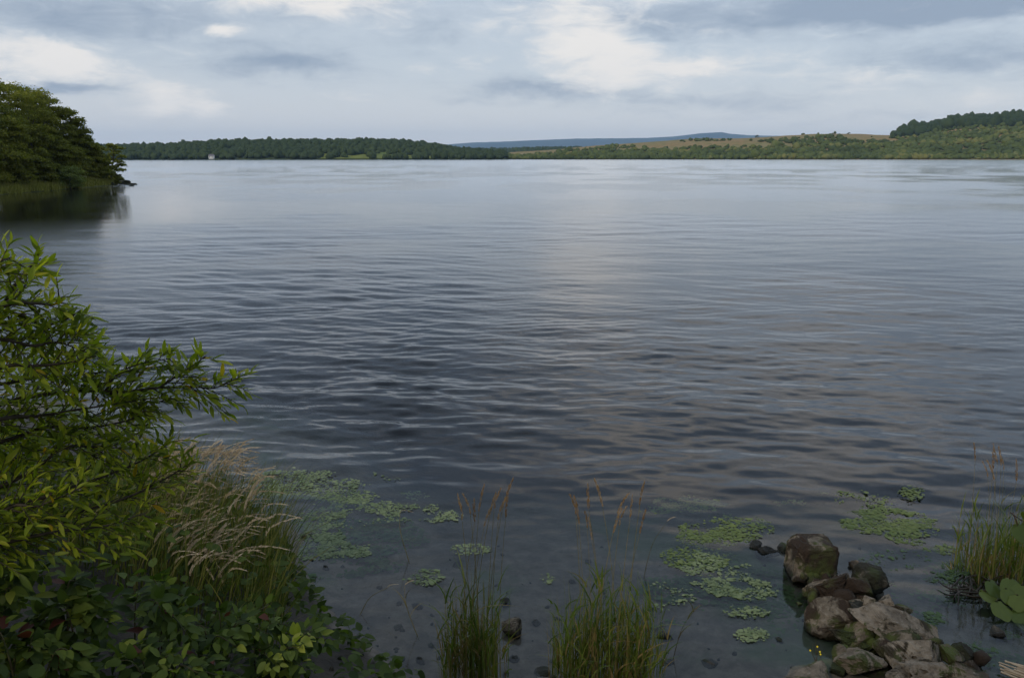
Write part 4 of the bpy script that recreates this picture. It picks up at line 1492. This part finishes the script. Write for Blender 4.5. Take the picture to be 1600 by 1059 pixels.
# yellow flowers left of the spit
fc = onz(1276, 1040, -.03)
fl = thing('yellow_flower_plant', 'small plant with yellow flowers in the water left of the spit', 'flower', tuple(fc))
g = np.random.default_rng(88)
for i, (u, v) in enumerate([(1277, 1010), (1266, 1016), (1282, 1022), (1275, 995), (1270, 1005), (1281, 1018)]):
    tp = at(u, v, fc[1]) - fc
    pts = smooth_poly([np.array((g.normal(0, .01), 0, 0)), tp * .5 + np.array((g.normal(0, .01), 0, 0)), tp], 4)
    mk('stem', *tube(pts, np.linspace(.002, .001, len(pts)), 4), M['stem'], fl)
    if i not in (3, 4):
        n = 5
        V = [(0, 0, 0)]
        for q in range(n * 2):
            r = .008 if q % 2 == 0 else .004
            V.append((r * math.cos(q * math.pi / n), r * math.sin(q * math.pi / n) * .7, r * math.sin(q * math.pi / n) * .7 + .002))
        F = np.array([(0, q + 1, (q + 1) % (2 * n) + 1) for q in range(2 * n)])
        o = mk('blossom', V, F, M['flower'], fl)
        o.location = tuple(float(q) for q in tp)

# ------------------------------------------------------------------ floating and sunken pondweed
def pad_template(n=7, seed=0):
    g = np.random.default_rng(seed)
    a = np.arange(n) * 2 * math.pi / n + g.normal(0, .2, n)
    r = g.uniform(.7, 1.15, n)
    V = np.vstack([[(0, 0, .05)], np.stack([r * np.cos(a), r * np.sin(a) * .75, g.normal(0, .05, n)], -1)])
    F = np.array([(0, i + 1, (i + 1) % n + 1) for i in range(n)])
    return V, F


def weed_mat(label, blobs, n, mat, seed, z=(-.008, .006), size=.0105, thr=.5, fs=1.6, cat='pondweed', name='pondweed_mat'):
    g = np.random.default_rng(seed)
    pts = []
    W = np.array([b[4] * b[2] * b[3] for b in blobs], float)
    W /= W.sum()
    while len(pts) < n:
        b = blobs[int(g.choice(len(blobs), p=W))]
        r, a = math.sqrt(g.random()), g.uniform(0, 6.283)
        u, v = b[0] + b[2] * r * math.cos(a), b[1] + b[3] * r * math.sin(a)
        p = onz(u, v, 0)
        q = float(.5 * fbm(p[0], p[1], fs * 1.6, 3, seed) + .5 * fbm(p[0] * .6, p[1], fs * 6, 2, seed + 40))
        if q > thr + .16 * (r * r - .25) + g.normal(0, .05):
            pts.append((p[0], p[1], 0))
    p = np.array(pts)
    N = len(p)
    p[:, 2] = z[0] + (z[1] - z[0]) * g.random(N) ** .45
    bag = Bag()
    th = g.uniform(0, 6.283, N)
    tl = g.normal(0, .05, (N, 2))
    Rm = frames(np.stack([np.cos(th), np.sin(th), tl[:, 0]], -1), np.stack([tl[:, 1], g.normal(0, .1, N), np.ones(N)], -1))
    s = size * np.exp(g.normal(-.1, .45, N))
    tone = np.clip(.5 * g.random(N) + .6 * (fbm(p[:, 0], p[:, 1], 3.0, 3, seed + 5) - .1), 0, 1)
    for k in range(3):
        T = pad_template(7, k)
        sel = np.arange(N) % 3 == k
        bag.add(*instance(T[0], T[1], p[sel], Rm[sel], s[sel][:, None], tone[sel]))
    return bag.build(name, M[mat], kind='stuff', label=label, category=cat)


weed_mat('large broken mat of pale pondweed right of the golden grass', [(470, 742, 75, 12, 1.3), (520, 770, 110, 26, 1), (480, 805, 100, 34, .9), (590, 800, 70, 26, 1.4), (480, 845, 100, 30, .7), (545, 848, 55, 24, 1.6), (685, 803, 40, 15, 1), (640, 775, 30, 10, .6), (725, 775, 20, 8, .5), (415, 790, 40, 60, .9), (600, 745, 40, 10, .3)], 9500, 'weed', 301, thr=.48, z=(-.003, .007))
weed_mat('small round patch of pondweed left of the slim reed clump', [(660, 900, 34, 14, 1), (735, 858, 34, 9, .8), (855, 905, 12, 10, .4)], 380, 'weed', 302, thr=.40)
weed_mat('thin green weed patch at the foot of the golden grass', [(445, 905, 65, 13, 1), (420, 870, 60, 20, .5)], 900, 'weed_deep', 303, z=(-.015, .006), thr=.42)
weed_mat('bright pondweed patch far out between reeds and spit', [(1075, 785, 60, 12, 1), (1030, 795, 36, 8, .7), (1110, 795, 50, 12, .5)], 1000, 'weed_bright', 304, thr=.47, size=.0095)
weed_mat('bright pondweed mat left of the squarish boulder', [(1135, 825, 75, 24, 1), (1110, 840, 55, 16, .7), (1090, 870, 60, 20, .5)], 2300, 'weed_bright', 305, thr=.47)
weed_mat('dull green pondweed mat in the shallows before the squarish boulder', [(1140, 905, 70, 26, 1), (1100, 880, 45, 18, .7), (1180, 925, 40, 14, .8), (1165, 955, 45, 10, .3), (1175, 992, 28, 12, .5), (1050, 930, 50, 24, .3)], 2200, 'weed', 306, thr=.47)
weed_mat('broad bright pondweed mat between spit and right reeds', [(1385, 815, 75, 20, 1), (1440, 830, 60, 26, 1), (1360, 800, 50, 12, .7), (1425, 770, 22, 12, .6), (1470, 855, 30, 12, .6), (1230, 785, 40, 9, .4), (1330, 780, 70, 16, .3)], 4000, 'weed_bright', 307, thr=.48)
weed_mat('scattered weed in the channel behind the long slab', [(1455, 965, 28, 12, 1), (1480, 895, 40, 18, .6), (1400, 870, 60, 20, .3), (1530, 1015, 40, 14, .5), (1560, 1045, 50, 12, .6)], 1000, 'weed_deep', 308, z=(-.02, .006), thr=.42)
weed_mat('sunken green weed under the left pondweed mat', [(520, 840, 150, 55, 1), (450, 880, 90, 40, .8), (230, 690, 60, 16, .8)], 5500, 'weed_deep', 309, z=(-.12, -.015), size=.016, thr=.47, fs=1.2)
weed_mat('sunken green weed in the shallows around the spit', [(1120, 920, 120, 60, 1), (1230, 960, 60, 50, .6), (1450, 920, 80, 50, .6), (1560, 1020, 60, 40, .6), (980, 960, 80, 40, .3)], 4500, 'weed_deep', 310, z=(-.10, -.015), size=.016, thr=.48, fs=1.2)

# ------------------------------------------------------------------ small things on the far shores
def hut(label, u, D, wd, hgt, dp):
    p = onz(u, 250, 0)
    hx = ray(u, 250)[0] / ray(u, 250)[1]
    t = thing('cottage', label, 'house', (float(hx * D), D, 1.0))
    V = np.array([(-wd, -dp, 0), (wd, -dp, 0), (wd, dp, 0), (-wd, dp, 0), (-wd, -dp, hgt), (wd, -dp, hgt), (wd, dp, hgt), (-wd, dp, hgt), (-wd, 0, hgt * 1.55), (wd, 0, hgt * 1.55)], float)
    F = [np.array([(0, 1, 5, 4), (2, 3, 7, 6)]), np.array([(1, 2, 6), (3, 0, 4), (1, 6, 5), (3, 4, 7), (5, 6, 9), (7, 4, 8)])]
    F = [np.array([(0, 1, 5, 4), (2, 3, 7, 6), (1, 2, 6, 5), (3, 0, 4, 7)]), np.array([(5, 6, 9), (7, 4, 8)])]
    mk('wall', V, F, M['white_wall'], t, smooth=False)
    e = .25
    Vr = np.array([(-wd - e, -dp - e, hgt - .1), (wd + e, -dp - e, hgt - .1), (wd + e, 0, hgt * 1.55 + .1), (-wd - e, 0, hgt * 1.55 + .1), (wd + e, dp + e, hgt - .1), (-wd - e, dp + e, hgt - .1)])
    mk('roof', Vr, np.array([(0, 1, 2, 3), (3, 2, 4, 5)]), M['slate'], t, smooth=False)
    for sx in (-.5, .5):
        Vw = np.array([(sx * wd - .4, -dp - .02, hgt * .35), (sx * wd + .4, -dp - .02, hgt * .35), (sx * wd + .4, -dp - .02, hgt * .75), (sx * wd - .4, -dp - .02, hgt * .75)])
        mk('window', Vw, np.array([(0, 1, 2, 3)]), M['dark_glass'], t, smooth=False)


hut('tiny pale cottage at the water edge of the far left wood', 331, 702, 2.0, 2.4, 1.6)
for i, (u, v, Y, hh, lab) in enumerate([(592, 219, 880, 9, 'pointed tree poking above the skyline of the far left wood'), (585, 221, 885, 7, 'smaller tree beside the pointed tree on the far left wood'), (698, 228, 875, 8, 'dark tree at the right end of the far left wood'), (389, 221, 875, 7, 'round tree on the skyline at the left of the far wood'),
                                     (1183, 211.5, 1190, 9, 'lone tree on the skyline of the moor'), (1516, 187, 1160, 10, 'bushy tree on the crest of the far right hill'), (1300, 208, 1190, 9, 'tree at the left end of the skyline clump on the moor'), (1325, 207.5, 1190, 9, 'tree at the right end of the skyline clump on the moor')]):
    tp = at(u, v, Y)
    leafy_tree('skyline_tree', lab, (tp[0], Y, tp[2] - hh), hh, hh * (.28 if i < 3 else .45), nclump=9, nleaf=40, leaf=1.1, mat='far_wood', seed=500 + i, group='trees on the far skylines')

# ------------------------------------------------------------------ unseen trees added behind the camera to shade the foreground
for i, (x, y, h, r, lab) in enumerate([(-12.0, -7.5, 8, 3.4, 'added shade tree behind the viewer at the far left of the bank'), (-6.0, -9.5, 12, 4.2, 'added shade tree behind the viewer left of the middle'), (-.5, -11.5, 12, 4.2, 'added shade tree directly behind the viewer')]):
    leafy_tree('shade_tree', lab, (x, y, float(ground_z(x, y))), h, r, nclump=26, nleaf=330, leaf=.36, seed=600 + i, low=.16, group='added shade trees behind the viewer')

# ------------------------------------------------------------------ air
HZ_ON = True
if HZ_ON:
    bm_V = np.array([(sx, sy, sz) for sx in (-11500, 11500) for sy in (-800, 11200) for sz in (-11, 310)], float)
    bm_F = np.array([(0, 1, 3, 2), (4, 6, 7, 5), (0, 4, 5, 1), (2, 3, 7, 6), (0, 2, 6, 4), (1, 5, 7, 3)])
    mt = bpy.data.materials.new('hazy_air')
    mt.use_nodes = True
    nt = NT(mt.node_tree)
    nt.n.remove(nt.n['Principled BSDF'])
    pv = nt.new('ShaderNodeVolumePrincipled')
    pv.inputs['Color'].default_value = (.50, .73, 1.0, 1)
    pv.inputs['Density'].default_value = 7.0e-5
    nt.l.new(pv.outputs[0], nt.n['Material Output'].inputs['Volume'])
    mk('haze', bm_V, bm_F, mt, smooth=False, kind='stuff', label='thin pale haze filling the air over the lake', category='haze')
